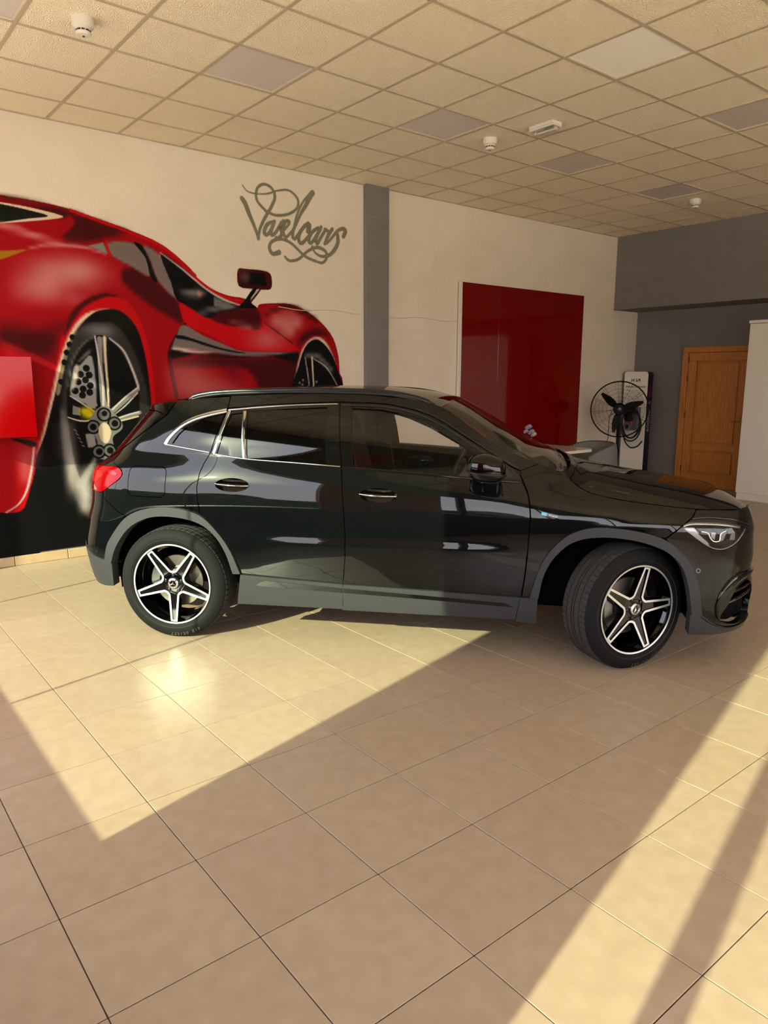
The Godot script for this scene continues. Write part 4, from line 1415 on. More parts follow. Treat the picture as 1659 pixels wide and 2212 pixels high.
func nose_x(y: float, z: float) -> float:
	return curve(XF[0], XF[1], y) - 0.014 + 0.026 * (1.0 - z * z / 0.185)


func body_top(car: Node3D) -> void:
	var hood_edge := smooth2(V2([2.366, 1.096, 2.420, 1.043, 2.503, 0.997, 2.653, 0.967, 2.819, 0.946, 3.071, 0.921, 3.20, 0.913, 3.302, 0.906, 3.347, 0.903, 3.39, 0.893, 3.425, 0.876, 3.445, 0.855]), 4)
	put("hood", across(hood_edge, [0.012, 0.072, 0.080, 0.074, 0.060, 0.045, 0.031, 0.018, 0.008, 0.0], [0.06, 0.02, 0.0, 0.0, 0.0, 0.0, 0.01, 0.02, 0.03, 0.035], 36, Vector3.UP, 2.6), M.paint, car)
	var roof_edge := smooth2(V2([0.048, 1.486, 0.20, 1.501, 0.35, 1.510, 0.70, 1.524, 1.00, 1.525, 1.20, 1.520, 1.45, 1.497, 1.56, 1.477, 1.64, 1.457]), 4)
	put("roof", across(roof_edge, [0.042, 0.045, 0.044, 0.036], [-0.03, 0.0, 0.02, 0.055], 24, Vector3.UP, 2.2), M.paint, car)
	put("rear_spoiler", across(smooth2(V2([0.045, 1.486, -0.03, 1.474, -0.15, 1.458, -0.27, 1.440, -0.31, 1.428]), 3), [0.042, 0.036, 0.03], [-0.03, -0.04, -0.05], 20, Vector3.UP, 2.2), M.paint, car)
	put("rear_window", across(smooth2(V2([-0.27, 1.42, -0.36, 1.36, -0.47, 1.23, -0.56, 1.13]), 3), [0.02, 0.02], [-0.06, -0.08], 16, Vector3(-1, 0.6, 0)), M.privacy, car)
	var rows := V2([-0.56, 1.13, -0.66, 1.06, -0.70, 1.00, -0.715, 0.92, -0.72, 0.83, -0.76, 0.69, -0.79, 0.56, -0.78, 0.46, -0.74, 0.32])
	put("tailgate", across(rows, [0.0, 0.0], [-0.07, -0.02, -0.015, -0.02], 16, Vector3.LEFT), M.paint, car)
	var ws := smooth2(V2([1.636, 1.460, 1.72, 1.412, 1.835, 1.336, 2.00, 1.230, 2.10, 1.187, 2.213, 1.147, 2.30, 1.115, 2.338, 1.103]), 4)
	put("windshield", across(ws, [0.036, 0.03, 0.012, -0.02], [0.055, 0.09, 0.10, 0.09], 24, Vector3(1, 0.8, 0), 2.2), M.car_glass, car)
	var cowl := V2([2.330, 1.106, 2.345, 1.098, 2.366, 1.088, 2.385, 1.070])
	put("cowl", across(cowl, [-0.02, -0.025, -0.02], [0.095, 0.08, 0.06], 20, Vector3.UP, 2.2), M.black_plastic, car)
	for w in [[0.60, -0.30], [0.10, -0.55]]:
		var p := PackedVector3Array()
		for k in 9:
			var t := k / 8.0
			p.append(Vector3(2.375 - 0.05 * t - 0.035 * absf(w[0]) * (1 - t), 1.102 + 0.02 * t * (1.0 - t) + 0.02 * (1.0 - absf(w[0])), lerpf(w[0], w[1], t)))
		put("wiper", MB.new().tube(p, 0.008, 6), M.black_plastic, car)
	# pillar and roof side between the door frames and the roof
	var frame := skin(MB.inset(V2([0.340, 1.440, 0.568, 1.461, 0.9, 1.477, 1.033, 1.480, 1.2, 1.478, 1.332, 1.470, 1.502, 1.435, 1.590, 1.405, 1.672, 1.366, 1.839, 1.267, 2.002, 1.170, 2.062, 1.131, 2.116, 1.108, 2.213, 1.146, 2.00, 1.229, 1.835, 1.335, 1.72, 1.411, 1.64, 1.458, 1.56, 1.478, 1.45, 1.498, 1.20, 1.521, 1.00, 1.526, 0.70, 1.525, 0.340, 1.511]), 0.0008), [], 0.0, 0.02)
	for side in 2:
		var d := side_part(car, "body_side_frame", frame, M.paint, side)
		side_trim(d, "pillar_seal", ribbon(smooth2(V2([1.50, 1.443, 1.60, 1.408, 1.672, 1.374, 1.839, 1.275, 2.002, 1.178, 2.10, 1.118]), 5), 0.006, 0.0, 0.003), M.black_plastic, side)
		var edge := smooth2(V2([0.055, 1.487, 0.13, 1.502, 0.30, 1.516, 0.70, 1.527, 1.07, 1.524, 1.33, 1.512, 1.50, 1.486, 1.60, 1.462]), 6)
		var high := [0.004, 0.018, 0.026, 0.028, 0.028, 0.028, 0.022, 0.004]
		var rail := PackedVector3Array()
		var rad := []
		for k in edge.size():
			var t := float(k) / (edge.size() - 1) * 7.0
			var i := mini(int(t), 6)
			var e := on_side(edge[k].x, edge[k].y)
			rail.append(e + Vector3(0, lerpf(high[i], high[i + 1], t - i) * 0.75, -0.022))
			rad.append(0.016 if k > 2 and k < edge.size() - 3 else 0.009)
		side_trim(d, "roof_rail", MB.new().tube(rail, rad, 12), M.rail_metal, side)
		var foot := PackedVector3Array()
		for p in rail:
			foot.append(p + Vector3(0, -0.012, 0.002))
		side_trim(d, "rail_base", MB.new().tube(foot, 0.012, 8), M.black_plastic, side)


func mirrors(car: Node3D) -> void:
	var mb := MB.new()
	var rows := []
	for j in 15:
		var row := PackedVector3Array()
		var th := PI * j / 14.0
		for i in 25:
			var ph := TAU * (i % 24) / 24.0
			var d := Vector3(sin(th) * cos(ph), cos(th), sin(th) * sin(ph))
			var p := Vector3(signf(d.x) * pow(absf(d.x), 0.75) * 0.105, signf(d.y) * pow(absf(d.y), 0.8) * 0.074, signf(d.z) * pow(absf(d.z), 0.8) * 0.105)
			p.y += p.x * -0.10 + (0.012 if d.y > 0 else 0.0) * (1.0 - absf(d.x))
			row.append(Vector3(1.932, 1.136, 1.0) + p)
		rows.append(row)
	mb.sheet(rows, Vector3.UP, true, Vector3(1.932, 1.136, 1.0))
	for side in 2:
		var m := side_part(car, "wing_mirror", mb, M.black_gloss, side)
		var band := PackedVector3Array()
		for k in 17:
			var a := lerpf(-1.35, 1.35, k / 16.0)
			band.append(Vector3(1.932 + 0.107 * signf(sin(a)) * pow(absf(sin(a)), 0.75), 1.118 - 0.010 * sin(a), 1.0 + 0.103 * pow(cos(a), 0.8)))
		side_trim(m, "turn_signal", MB.new().tube(band, 0.005, 8), M.rail_metal, side)
		side_trim(m, "mirror_foot", MB.new().box(Vector3(1.95, 1.055, 0.885), Vector3(0.10, 0.035, 0.13), 0.012), M.black_gloss, side)
		side_trim(m, "mirror_base", skin(V2([1.968, 1.066, 1.958, 1.120, 2.0, 1.142, 2.06, 1.105, 2.096, 1.062]), [], 0.003, 0.01, 0.02), M.black_plastic, side)


func cabin(car: Node3D) -> void:
	var ub := MB.new()
	ub.box(Vector3(1.36, 0.31, 0), Vector3(1.70, 0.16, 1.64), 0.02)
	ub.box(Vector3(0.0, 0.42, 0), Vector3(1.2, 0.30, 1.10), 0.02)
	ub.box(Vector3(2.72, 0.45, 0), Vector3(1.25, 0.42, 1.10), 0.02)
	ub.box(Vector3(3.28, 0.41, 0), Vector3(0.28, 0.34, 1.16), 0.03)
	ub.box(Vector3(3.22, 0.52, 0), Vector3(0.30, 0.54, 1.0), 0.03)
	ub.box(Vector3(-0.40, 0.62, 0), Vector3(0.48, 0.44, 1.30), 0.02)
	ub.box(Vector3(2.75, 0.74, 0), Vector3(1.15, 0.24, 1.16), 0.02)
	ub.box(Vector3(-0.10, 0.88, 0), Vector3(0.85, 0.12, 1.40), 0.02)
	put("underbody", ub, M.dark, car)
	for x in [0.0, 2.729]:
		for s in [-1.0, 1.0]:
			var ln := MB.new()
			var rows := []
			for k in 21:
				var a := lerpf(-0.15, PI + 0.15, k / 20.0)
				var row := PackedVector3Array()
				for z in [0.56, 0.70, 0.80]:
					row.append(Vector3(x - (0.06 if x > 1.0 else 0.0) + 0.405 * cos(a), 0.345 + 0.425 * sin(a), z * s))
				rows.append(row)
			ln.sheet(rows, Vector3.DOWN)
			var fan := PackedVector3Array()
			for k in 20:
				ln.flat(Vector3(x, 0.345, 0.56 * s), rows[k][0], rows[k + 1][0], Vector3(0, 0, s))
			put("wheel_liner", ln, M.dark, car)
	# interior
	var dash := PackedVector2Array([Vector2(1.72, 0.60), Vector2(1.68, 0.86), Vector2(1.74, 1.02), Vector2(1.90, 1.065), Vector2(2.30, 1.06), Vector2(2.36, 1.0), Vector2(2.36, 0.60)])
	put("dashboard", MB.new().prism(dash, -0.72, 0.72, Transform3D(), 0.02), M.seat, car)
	var fl := MB.new().box(Vector3(1.0, 0.42, 0), Vector3(1.9, 0.06, 1.5), 0.01)
	put("cabin_floor", fl, M.seat, car)
	var seat := V2([1.05, 0.50, 1.50, 0.50, 1.52, 0.64, 1.45, 0.68, 1.12, 0.62, 1.04, 0.72, 0.90, 1.18, 0.83, 1.20, 0.80, 1.15, 0.92, 0.60])
	var rest := V2([0.80, 1.22, 0.87, 1.20, 0.90, 1.26, 0.84, 1.38, 0.77, 1.38, 0.755, 1.32])
	for z in [-0.37, 0.37]:
		var s := part("front_seat", car, Vector3(0, 0, z))
		put("cushion", MB.new().prism(smooth2(seat, 3, true), -0.25, 0.25, Transform3D(), 0.02), M.seat, s)
		put("headrest", MB.new().prism(smooth2(rest, 3, true), -0.13, 0.13, Transform3D(), 0.02), M.seat, s)
	var bench := V2([0.30, 0.50, 0.72, 0.52, 0.72, 0.66, 0.36, 0.66, 0.12, 1.15, 0.02, 1.16, 0.10, 0.70])
	put("rear_bench", MB.new().prism(smooth2(bench, 2, true), -0.65, 0.65, Transform3D(), 0.02), M.seat, car)
	var sw := part("steering_wheel", car, Vector3(1.66, 0.99, -0.37))
	sw.rotation = Vector3(0, 0, deg_to_rad(-24.0))
	var rim := PackedVector3Array()
	for k in 40:
		rim.append(Vector3(0, 0.185 * cos(TAU * k / 40), 0.185 * sin(TAU * k / 40)))
	put("wheel_rim", MB.new().tube(rim, 0.016, 10, true), M.black_plastic, sw)
	var hub := MB.new().ball(Vector3(0.03, 0, 0), Vector3(0.03, 0.07, 0.08), 14, 8)
	hub.box(Vector3(0.02, 0, 0), Vector3(0.015, 0.03, 0.35), 0.005)
	hub.box(Vector3(0.02, -0.09, 0), Vector3(0.015, 0.17, 0.03), 0.005)
	put("wheel_hub", hub, M.black_plastic, sw)


# ---------------------------------------------------------------- wheels: axis z, outside towards +z
func arc_letters(what: String, r: float, mid: float, size: float, z: float) -> MB:
	var out := MB.new()
	var step := size * 0.70 / r
	for k in what.length():
		if what[k] == " ":
			continue
		var tm := letters(what[k], size, 0.0014, true)
		var a := mid + (k - (what.length() - 1) * 0.5) * step
		var arr := tm.get_mesh_arrays()
		var mb := MB.new()
		mb.v = arr[Mesh.ARRAY_VERTEX]
		mb.n = arr[Mesh.ARRAY_NORMAL]
		mb.uv.resize(mb.v.size())
		mb.ix = arr[Mesh.ARRAY_INDEX] if arr[Mesh.ARRAY_INDEX] != null else PackedInt32Array(range(mb.v.size()))
		out.join(mb, Transform3D(Basis(Vector3(0, 0, 1), a + PI * 0.5), Vector3(cos(a) * r, sin(a) * r, z)))
	return out


func wheel_parts() -> Dictionary:
	var w := {}
	# tyre: rows of rings, cross grooves cut into the shoulders
	var prof := [Vector2(0.246, -0.030), Vector2(0.254, -0.010), Vector2(0.266, 0.000), Vector2(0.285, 0.005), Vector2(0.305, 0.004), Vector2(0.322, -0.003), Vector2(0.335, -0.012), Vector2(0.343, -0.019), Vector2(0.3475, -0.026)]
	var ribs := [-0.030, -0.066, -0.075, -0.106, -0.115, -0.127, -0.136, -0.167, -0.176, -0.212]
	var line := []
	for p in prof:
		line.append([p.x, p.y, 0.0])
	for k in 5:
		var z0: float = ribs[k * 2]
		var z1: float = ribs[k * 2 + 1]
		var sh := 1.0 if k == 0 or k == 4 else 0.35
		for z in [z0, (z0 + z1) * 0.5, z1]:
			var t: float = (z + 0.121) / 0.095
			line.append([0.3560 - 0.0055 * t * t, z, sh])
		if k < 4:
			line.append([0.3490, z1 - 0.001, 0.0])
			line.append([0.3490, ribs[k * 2 + 2] + 0.001, 0.0])
	for k in prof.size():
		var p: Vector2 = prof[prof.size() - 1 - k]
		line.append([p.x, -0.242 - p.y, 0.0])
	var ang := PackedFloat32Array()
	var low := PackedFloat32Array()
	for b in 64:
		for f in [[0.0, 0.0], [0.80, 0.0], [0.83, 1.0], [0.95, 1.0], [0.98, 0.0]]:
			ang.append(TAU * (b + f[0]) / 64.0)
			low.append(f[1])
	ang.append(TAU)
	low.append(0.0)
	var rows := []
	for q in line:
		var row := PackedVector3Array()
		for k in ang.size():
			var r: float = q[0] - 0.0055 * q[2] * low[k]
			var a: float = ang[k] + (q[1] + 0.12) * 0.4
			row.append(Vector3(cos(a) * r, sin(a) * r, q[1]))
		rows.append(row)
	var ty := MB.new()
	for j in rows.size() - 1:
		var flat_rows: bool = j < 8 or j > rows.size() - 10
		if flat_rows:
			continue
		for k in ang.size() - 1:
			var mid: Vector3 = rows[j][k]
			ty.quad(rows[j][k], rows[j][k + 1], rows[j + 1][k + 1], rows[j + 1][k], Vector3(mid.x, mid.y, 0))
	var sp := PackedVector2Array()
	for p in prof:
		sp.append(p)
	sp.append(Vector2(0.3487, -0.030))
	var side_wall := MB.new()
	side_wall.lathe(sp, 120)
	var bp := PackedVector2Array()
	for k in sp.size():
		bp.append(Vector2(sp[sp.size() - 1 - k].x, -0.242 - sp[sp.size() - 1 - k].y))
	side_wall.lathe(bp, 120)
	w.tread = ty.mesh()
	ty = side_wall
	w.tyre = ty.mesh()
	var pr := arc_letters("235/50 R19", 0.322, -PI * 0.5 + 0.25, 0.030, 0.0)
	pr.lathe(PackedVector2Array([Vector2(0.2815, 0.004), Vector2(0.2835, 0.0066), Vector2(0.2855, 0.004)]), 96)
	w.print = pr.mesh()
	# rim
	w.barrel = MB.new().lathe(PackedVector2Array([Vector2(0.2585, -0.010), Vector2(0.2585, -0.004), Vector2(0.256, -0.001), Vector2(0.2455, -0.003), Vector2(0.243, -0.012), Vector2(0.232, -0.034), Vector2(0.220, -0.060), Vector2(0.214, -0.13), Vector2(0.216, -0.20), Vector2(0.25, -0.235)]), 96).mesh()
	w.lip = MB.new().lathe(PackedVector2Array([Vector2(0.2575, -0.002), Vector2(0.2565, 0.0005), Vector2(0.2480, -0.0012), Vector2(0.2475, -0.004)]), 96).mesh()
	var star := PackedVector2Array()
	for k in 5:
		var a := -PI * 0.5 + TAU * k / 5.0
		var d := Vector2(cos(a), sin(a))
		var s := Vector2(-d.y, d.x)
		star.append(d * 0.2462 - s * 0.0215)
		star.append(d * 0.2462 + s * 0.0215)
		var e := Vector2(cos(a + TAU / 10.0), sin(a + TAU / 10.0))
		var es := Vector2(-e.y, e.x)
		star.append(e * 0.084 - es * 0.017)
		star.append(e * 0.080 - es * 0.006)
		star.append(e * 0.080 + es * 0.006)
		star.append(e * 0.084 + es * 0.017)
	var zf := func(p: Vector2) -> float: return -0.024 + 0.017 * pow(p.length() / 0.25, 1.5)
	var ins := MB.inset(star, 0.0125)
	var body := MB.new()
	var face := MB.new()
	var tri := Geometry2D.triangulate_polygon(ins)
	for k in tri.size() / 3:
		var pp := []
		for i in 3:
			var p := ins[tri[k * 3 + i]]
			pp.append(Vector3(p.x, p.y, zf.call(p) - 0.006))
		body.flat(pp[0], pp[1], pp[2], Vector3.BACK)
	var outer := MB.inset(star, -0.006)
	for k in star.size():
		var k2 := (k + 1) % star.size()
		var z := [zf.call(star[k]), zf.call(star[k2]), zf.call(ins[k]), zf.call(ins[k2])]
		var o := star[k].lerp(star[k2], 0.5)
		var hn := Vector3(star[k2].y - star[k].y, star[k].x - star[k2].x, 0)
		face.quad(Vector3(star[k].x, star[k].y, z[0]), Vector3(star[k2].x, star[k2].y, z[1]), Vector3(ins[k2].x, ins[k2].y, z[3]), Vector3(ins[k].x, ins[k].y, z[2]), Vector3.BACK)
		body.quad(Vector3(ins[k].x, ins[k].y, z[2]), Vector3(ins[k2].x, ins[k2].y, z[3]), Vector3(ins[k2].x, ins[k2].y, z[3] - 0.006), Vector3(ins[k].x, ins[k].y, z[2] - 0.006), -hn)
		var b1 := Vector3(outer[k].x, outer[k].y, z[0] - 0.034)
		var b2 := Vector3(outer[k2].x, outer[k2].y, z[1] - 0.034)
		body.quad(Vector3(star[k].x, star[k].y, z[0]), Vector3(star[k2].x, star[k2].y, z[1]), b2, b1, hn)
		body.flat(b1, b2, Vector3(0, 0, -0.06), Vector3.FORWARD)
	body.lathe(PackedVector2Array([Vector2(0.070, -0.075), Vector2(0.072, -0.031), Vector2(0.066, -0.0275), Vector2(0.040, -0.0275), Vector2(0.037, -0.024), Vector2(0.0, -0.024)]), 48)
	w.spokes = body.mesh()
	w.face = face.mesh()
	w.bolt = MB.new().lathe(PackedVector2Array([Vector2(0.0105, -0.030), Vector2(0.0105, -0.0215), Vector2(0.008, -0.020), Vector2(0.0, -0.020)]), 6).mesh()
	w.cap = MB.new().lathe(PackedVector2Array([Vector2(0.0345, -0.026), Vector2(0.0345, -0.017), Vector2(0.032, -0.0145), Vector2(0.0235, -0.0135), Vector2(0.0225, -0.0125), Vector2(0.0205, -0.0145), Vector2(0.0, -0.0145)]), 48).mesh()
	w.cap_field = MB.new().lathe(PackedVector2Array([Vector2(0.0205, -0.0144), Vector2(0.020, -0.0138), Vector2(0.0, -0.0138)]), 40).mesh()
	var em := MB.new()
	for k in 3:
		var a := PI * 0.5 + TAU * k / 3.0
		var d := Vector2(cos(a), sin(a))
		var s := Vector2(-d.y, d.x)
		for sg in [-1.0, 1.0]:
			var tipv := Vector3(d.x * 0.0205, d.y * 0.0205, -0.0128)
			var e: Vector2 = (d * 0.003 + s * sg * 0.0046)
			em.flat(Vector3(0, 0, -0.0105), tipv, Vector3(e.x, e.y, -0.0132), Vector3(s.x * sg, s.y * sg, 2.0))
	for k in 26:
		var a := TAU * k / 26.0
		if absf(sin(a * 1.5)) > 0.12:
			em.box(Vector3(cos(a) * 0.0278, sin(a) * 0.0278, -0.0136), Vector3(0.004, 0.0024, 0.0008), 0.0, Basis(Vector3(0, 0, 1), a))
	w.emblem = em.mesh()
	w.disc = MB.new().lathe(PackedVector2Array([Vector2(0.165, -0.115), Vector2(0.165, -0.100), Vector2(0.163, -0.098), Vector2(0.095, -0.098), Vector2(0.093, -0.078), Vector2(0.0, -0.078)]), 64).mesh()
	var cal := PackedVector2Array()
	for k in 9:
		var a := lerpf(-0.45, 0.45, k / 8.0)
		cal.append(Vector2(cos(a), sin(a)) * 0.178)
	for k in 9:
		var a := lerpf(0.45, -0.45, k / 8.0)
		cal.append(Vector2(cos(a), sin(a)) * 0.112)
	w.caliper = MB.new().prism(cal, -0.135, -0.072, Transform3D(Basis(Vector3(0, 0, 1), PI - 0.15), Vector3.ZERO), 0.006).mesh()
	return w


func place_wheel(car: Node3D, w: Dictionary, x: float, s: float, steer: float, spin: float) -> void:
	var o := part("wheel", car, Vector3(x, 0.3515, 0.900 * s))
	# turned about the upright pivot that lies inboard of the wheel
	var yaw := -steer + (0.0 if s > 0 else PI)
	var piv := 0.10
	o.basis = Basis(Vector3.UP, yaw)
	if steer != 0.0:
		var b := Basis(Vector3.UP, -steer)
		o.position = Vector3(x, 0.3515, (0.900 - piv) * s) + b * Vector3(0, 0, piv * s)
	put("tyre", w.tyre, M.rubber, o)
	put("tyre_tread", w.tread, M.tread, o)
	put("sidewall_print", w.print, M.rubber_print, o)
	put("rim_barrel", w.barrel, M.black_gloss, o)
	put("rim_lip", w.lip, M.machined, o)
	for p in [["spokes", w.spokes, M.black_gloss], ["machined_face", w.face, M.machined], ["hub_cap", w.cap, M.chrome], ["cap_field", w.cap_field, M.black_gloss], ["star_emblem", w.emblem, M.chrome]]:
		var q := put(p[0], p[1], p[2], o)
		q.rotation.z = spin
	for k in 5:
		var a := PI * 0.5 + TAU * k / 5.0 + spin
		put("wheel_bolt", w.bolt, M.rail_metal, o, Vector3(cos(a) * 0.054, sin(a) * 0.054, 0))
	put("brake_disc", w.disc, M.disc_metal, o)
	put("brake_caliper", w.caliper, M.satin, o)


# ---------------------------------------------------------------- far corner: door, cabinet, stand, fan, table, chair
func build_corner() -> void:
	# oak door
	var door := Node3D.new()
	door.name = "door_1"
	door.position = Vector3(XR - 0.021, 0, 0)
	door.set_meta("kind", "structure")
	door.set_meta("label", "panelled oak door in a wide oak frame in the grey recess wall")
	add_child(door)
	for s in [[-0.805, -0.720], [0.235, 0.320]]:
		put("door_frame", span_box(Vector3(-0.045, 0, s[0]), Vector3(0.0, 2.115, s[1]), 0.006), M.oak, door)
		put("door_frame", span_box(Vector3(-0.055, 0, s[0] + (0.0 if s[0] < 0 else 0.065)), Vector3(0.0, 2.12, s[1] - (0.065 if s[0] < 0 else 0.0)), 0.004), M.oak, door)
	put("door_head", span_box(Vector3(-0.050, 2.035, -0.805), Vector3(0.0, 2.12, 0.320), 0.006), M.oak, door)
	var zl := -0.715
	var zr := 0.23
	var st := [[0.005, 0.20, zl, zr], [0.565, 0.655, -0.58, 0.09], [1.91, 2.032, zl, zr], [0.20, 1.91, zl, -0.585], [0.20, 1.91, 0.085, zr]]
	var names := ["bottom_rail", "middle_rail", "top_rail", "stile", "stile"]
	for k in 5:
		put(names[k], span_box(Vector3(-0.030, st[k][0], st[k][2]), Vector3(0.02, st[k][1], st[k][3]), 0.003), M.oak, door)
	for p in [[0.20, 0.565], [0.655, 1.91]]:
		var mb := span_box(Vector3(0.002, p[0], -0.59), Vector3(0.02, p[1], 0.09))
		mb.join(span_box(Vector3(-0.020, p[0] + 0.028, -0.557), Vector3(0.004, p[1] - 0.028, 0.057), 0.006))
		put("door_panel", mb, M.oak, door)
	for y in [0.22, 1.05, 1.60, 1.88]:
		put("hinge", MB.new().lathe(PackedVector2Array([Vector2(0, 0), Vector2(0.008, 0), Vector2(0.008, 0.09), Vector2(0, 0.09)]), 10, Transform3D(Basis(Vector3.RIGHT, -PI * 0.5), Vector3(-0.036, y, zl - 0.002))), M.dark_frame, door)
	var hd := put("door_handle", span_box(Vector3(-0.038, 0.88, 0.125), Vector3(-0.029, 1.10, 0.165), 0.003), M.brass, door)
	put("lever", MB.new().tube(PackedVector3Array([Vector3(-0.035, 1.03, 0.145), Vector3(-0.08, 1.03, 0.145), Vector3(-0.082, 1.028, 0.10), Vector3(-0.078, 1.03, 0.03)]), 0.009, 8), M.brass, hd)

	# white cabinet at the right edge
	var cab := thing("cabinet", "tall plain white cabinet with a lid board beside the oak door", "cabinet", Vector3(8.15, 0, 0.50))
	put("body", span_box(Vector3(0, 0.095, 0), Vector3(0.62, 2.365, 1.9), 0.003), M.white, cab)
	put("plinth", span_box(Vector3(0.012, 0, 0.012), Vector3(0.60, 0.095, 1.89)), M.white, cab)
	put("lid_board", span_box(Vector3(-0.012, 2.37, -0.012), Vector3(0.63, 2.41, 1.91), 0.003), M.white, cab)

	# charger display stand
	var sd := thing("display_stand", "tall white and navy display stand with rounded corners for a car charger", "stand", Vector3(8.54, 0, -1.405))
	var xf := Transform3D(Basis(Vector3(0, 0, 1), Vector3(0, 1, 0), Vector3(-1, 0, 0)), Vector3.ZERO)   # board plane: x -> +z, y up, front -> -x
	var board := rounded(Vector2(0, 0.875), Vector2(0.21, 0.875), 0.045)
	put("board", MB.new().prism(board, -0.145, -0.005, xf, 0.0), M.navy, sd)
	put("front_sheet", MB.new().prism(board, -0.005, 0.0, xf, 0.001), M.white_gloss, sd)
	var logo := MB.new()
	for k in [[-0.085, 0.0, -0.073, 0.0, -0.066, 0.045, -0.078, 0.045], [-0.070, 0.018, -0.030, 0.045, -0.012, 0.045, -0.058, 0.012], [-0.058, 0.026, -0.048, 0.030, -0.016, 0.0, -0.034, 0.0],
		[-0.002, 0.0, 0.011, 0.0, 0.018, 0.045, 0.005, 0.045], [0.011, 0.0, 0.027, 0.0, 0.066, 0.045, 0.050, 0.045], [0.058, 0.045, 0.078, 0.045, 0.072, 0.0, 0.060, 0.0]]:
		logo.prism(V2(k), 0.0, 0.0015, xf * Transform3D(Basis(), Vector3(0, 1.595, 0.0005)))
	put("brand_logo", logo, M.ink, sd)
	var head := put("heading", letters("¿POR QUÉ JUICEBOX?", 0.036, 0.001, true), M.ink, sd, Vector3(-0.0012, 1.515, 0))
	head.basis = xf.basis
	var lines := MB.new()
	var rng := RandomNumberGenerator.new()
	rng.seed = 4
	for k in 7:
		var y := 1.455 - k * 0.024
		var x := -rng.randf_range(0.09, 0.155)
		var e: float = -x
		while x < e:
			var wl := rng.randf_range(0.012, 0.034)
			lines.prism(PackedVector2Array([Vector2(x, y), Vector2(minf(x + wl, e), y), Vector2(minf(x + wl, e), y + 0.006), Vector2(x, y + 0.006)]), 0.0, 0.0012, xf)
			x += wl + 0.006
	put("small_print", lines, M.ink_grey, sd)
	var bs := Basis(Vector3(0, 1, 0), Vector3(-1, 0, 0), Vector3(0, 0, 1))      # reads upwards on the +z side
	for t in [["endesa", 0.98, M.light_print], ["X", 1.27, M.light_print], ["way", 1.43, M.magenta]]:
		var l := put("side_lettering", letters(t[0], 0.105, 0.001), t[2], sd, Vector3(0.075, t[1], 0.2105))
		l.basis = bs

	# wall charger on the stand and its cable
	var ch := thing("car_charger", "grey and black wall charger with a red band and ring socket on the white stand", "charger", Vector3(8.535, 0.87, -1.40))
	put("body", MB.new().prism(rounded(Vector2(0.0, 0.15), Vector2(0.115, 0.185), 0.05), 0.0, 0.075, xf, 0.012), mat(Color(0.36, 0.36, 0.36), 0.4), ch)
	put("black_hood", MB.new().prism(rounded(Vector2(-0.035, 0.22), Vector2(0.085, 0.12), 0.05), 0.0, 0.10, xf, 0.012), M.black_gloss, ch)
	put("red_band", MB.new().prism(rounded(Vector2(-0.045, 0.06), Vector2(0.075, 0.07), 0.035), 0.0, 0.09, xf, 0.01), M.red_paint, ch)
	put("socket_ring", MB.new().lathe(PackedVector2Array([Vector2(0.068, 0.0), Vector2(0.068, 0.105), Vector2(0.060, 0.112), Vector2(0.040, 0.112), Vector2(0.036, 0.09), Vector2(0.0, 0.09)]), 32, xf * Transform3D(Basis(), Vector3(-0.05, 0.02, 0))), mat(Color(0.42, 0.41, 0.42), 0.35), ch)
	put("socket_core", MB.new().lathe(PackedVector2Array([Vector2(0.036, 0.088), Vector2(0.034, 0.096), Vector2(0.0, 0.096)]), 24, xf * Transform3D(Basis(), Vector3(-0.05, 0.02, 0))), M.ink, ch)
	var cab2 := MB.new()
	for lp in [[0.0, 0.0, 0.155, 0.30, 0.02], [0.01, -0.02, 0.17, 0.28, 0.045], [0.02, -0.05, 0.18, 0.30, 0.07]]:
		var p := PackedVector3Array()
		for k in 40:
			var a := TAU * k / 40.0
			p.append(xf * Vector3(lp[0] + lp[2] * cos(a) + 0.03, 0.10 + lp[1] + lp[3] * sin(a) * (0.75 if sin(a) > 0 else 0.85), 0.105 + lp[4] * 0.6))
		cab2.tube(p, 0.011, 8, true)
	cab2.tube(smooth3(PackedVector3Array([xf * Vector3(-0.12, -0.05, 0.06), xf * Vector3(-0.10, -0.20, 0.07), xf * Vector3(0.0, -0.31, 0.06), xf * Vector3(0.12, -0.29, 0.05), xf * Vector3(0.19, -0.20, 0.02)]), 8), 0.011, 8)
	put("charging_cable", cab2, M.black_plastic, ch)

	# pedestal fan
	var fan := thing("pedestal_fan", "large black pedestal fan with a round wire guard before the white stand", "fan", Vector3(7.52, 0, -1.0))
	var to := Vector3(CAM.x - 7.52, 0, CAM.z + 1.0).normalized()
	var fx := Basis(Vector3(to.z, 0, -to.x), Vector3.UP, to)
	var hub := Vector3(0, 1.20, 0)
	fan.basis = fx
	var guard := MB.new()
	var ring := func(r: float, z: float, th: float) -> void:
		var p := PackedVector3Array()
		for k in 48:
			p.append(hub + Vector3(cos(TAU * k / 48) * r, sin(TAU * k / 48) * r, z))
		guard.tube(p, th, 6, true)
	ring.call(0.405, 0.0, 0.008)
	ring.call(0.398, 0.012, 0.006)
	for k in 5:
		ring.call(0.12 + k * 0.058, 0.075 - k * 0.012, 0.001)
		ring.call(0.12 + k * 0.058, -0.105 + k * 0.015, 0.001)
	for k in 12:
		for z in [0.085, -0.12]:
			var a: float = TAU * k / 12.0 + (0.1 if z > 0 else 0.2)
			var d := Vector3(cos(a), sin(a), 0)
			guard.tube(PackedVector3Array([hub + d * 0.05 + Vector3(0, 0, z), hub + d * 0.22 + Vector3(0, 0, z * 0.8), hub + d * 0.403]), 0.0022, 5)
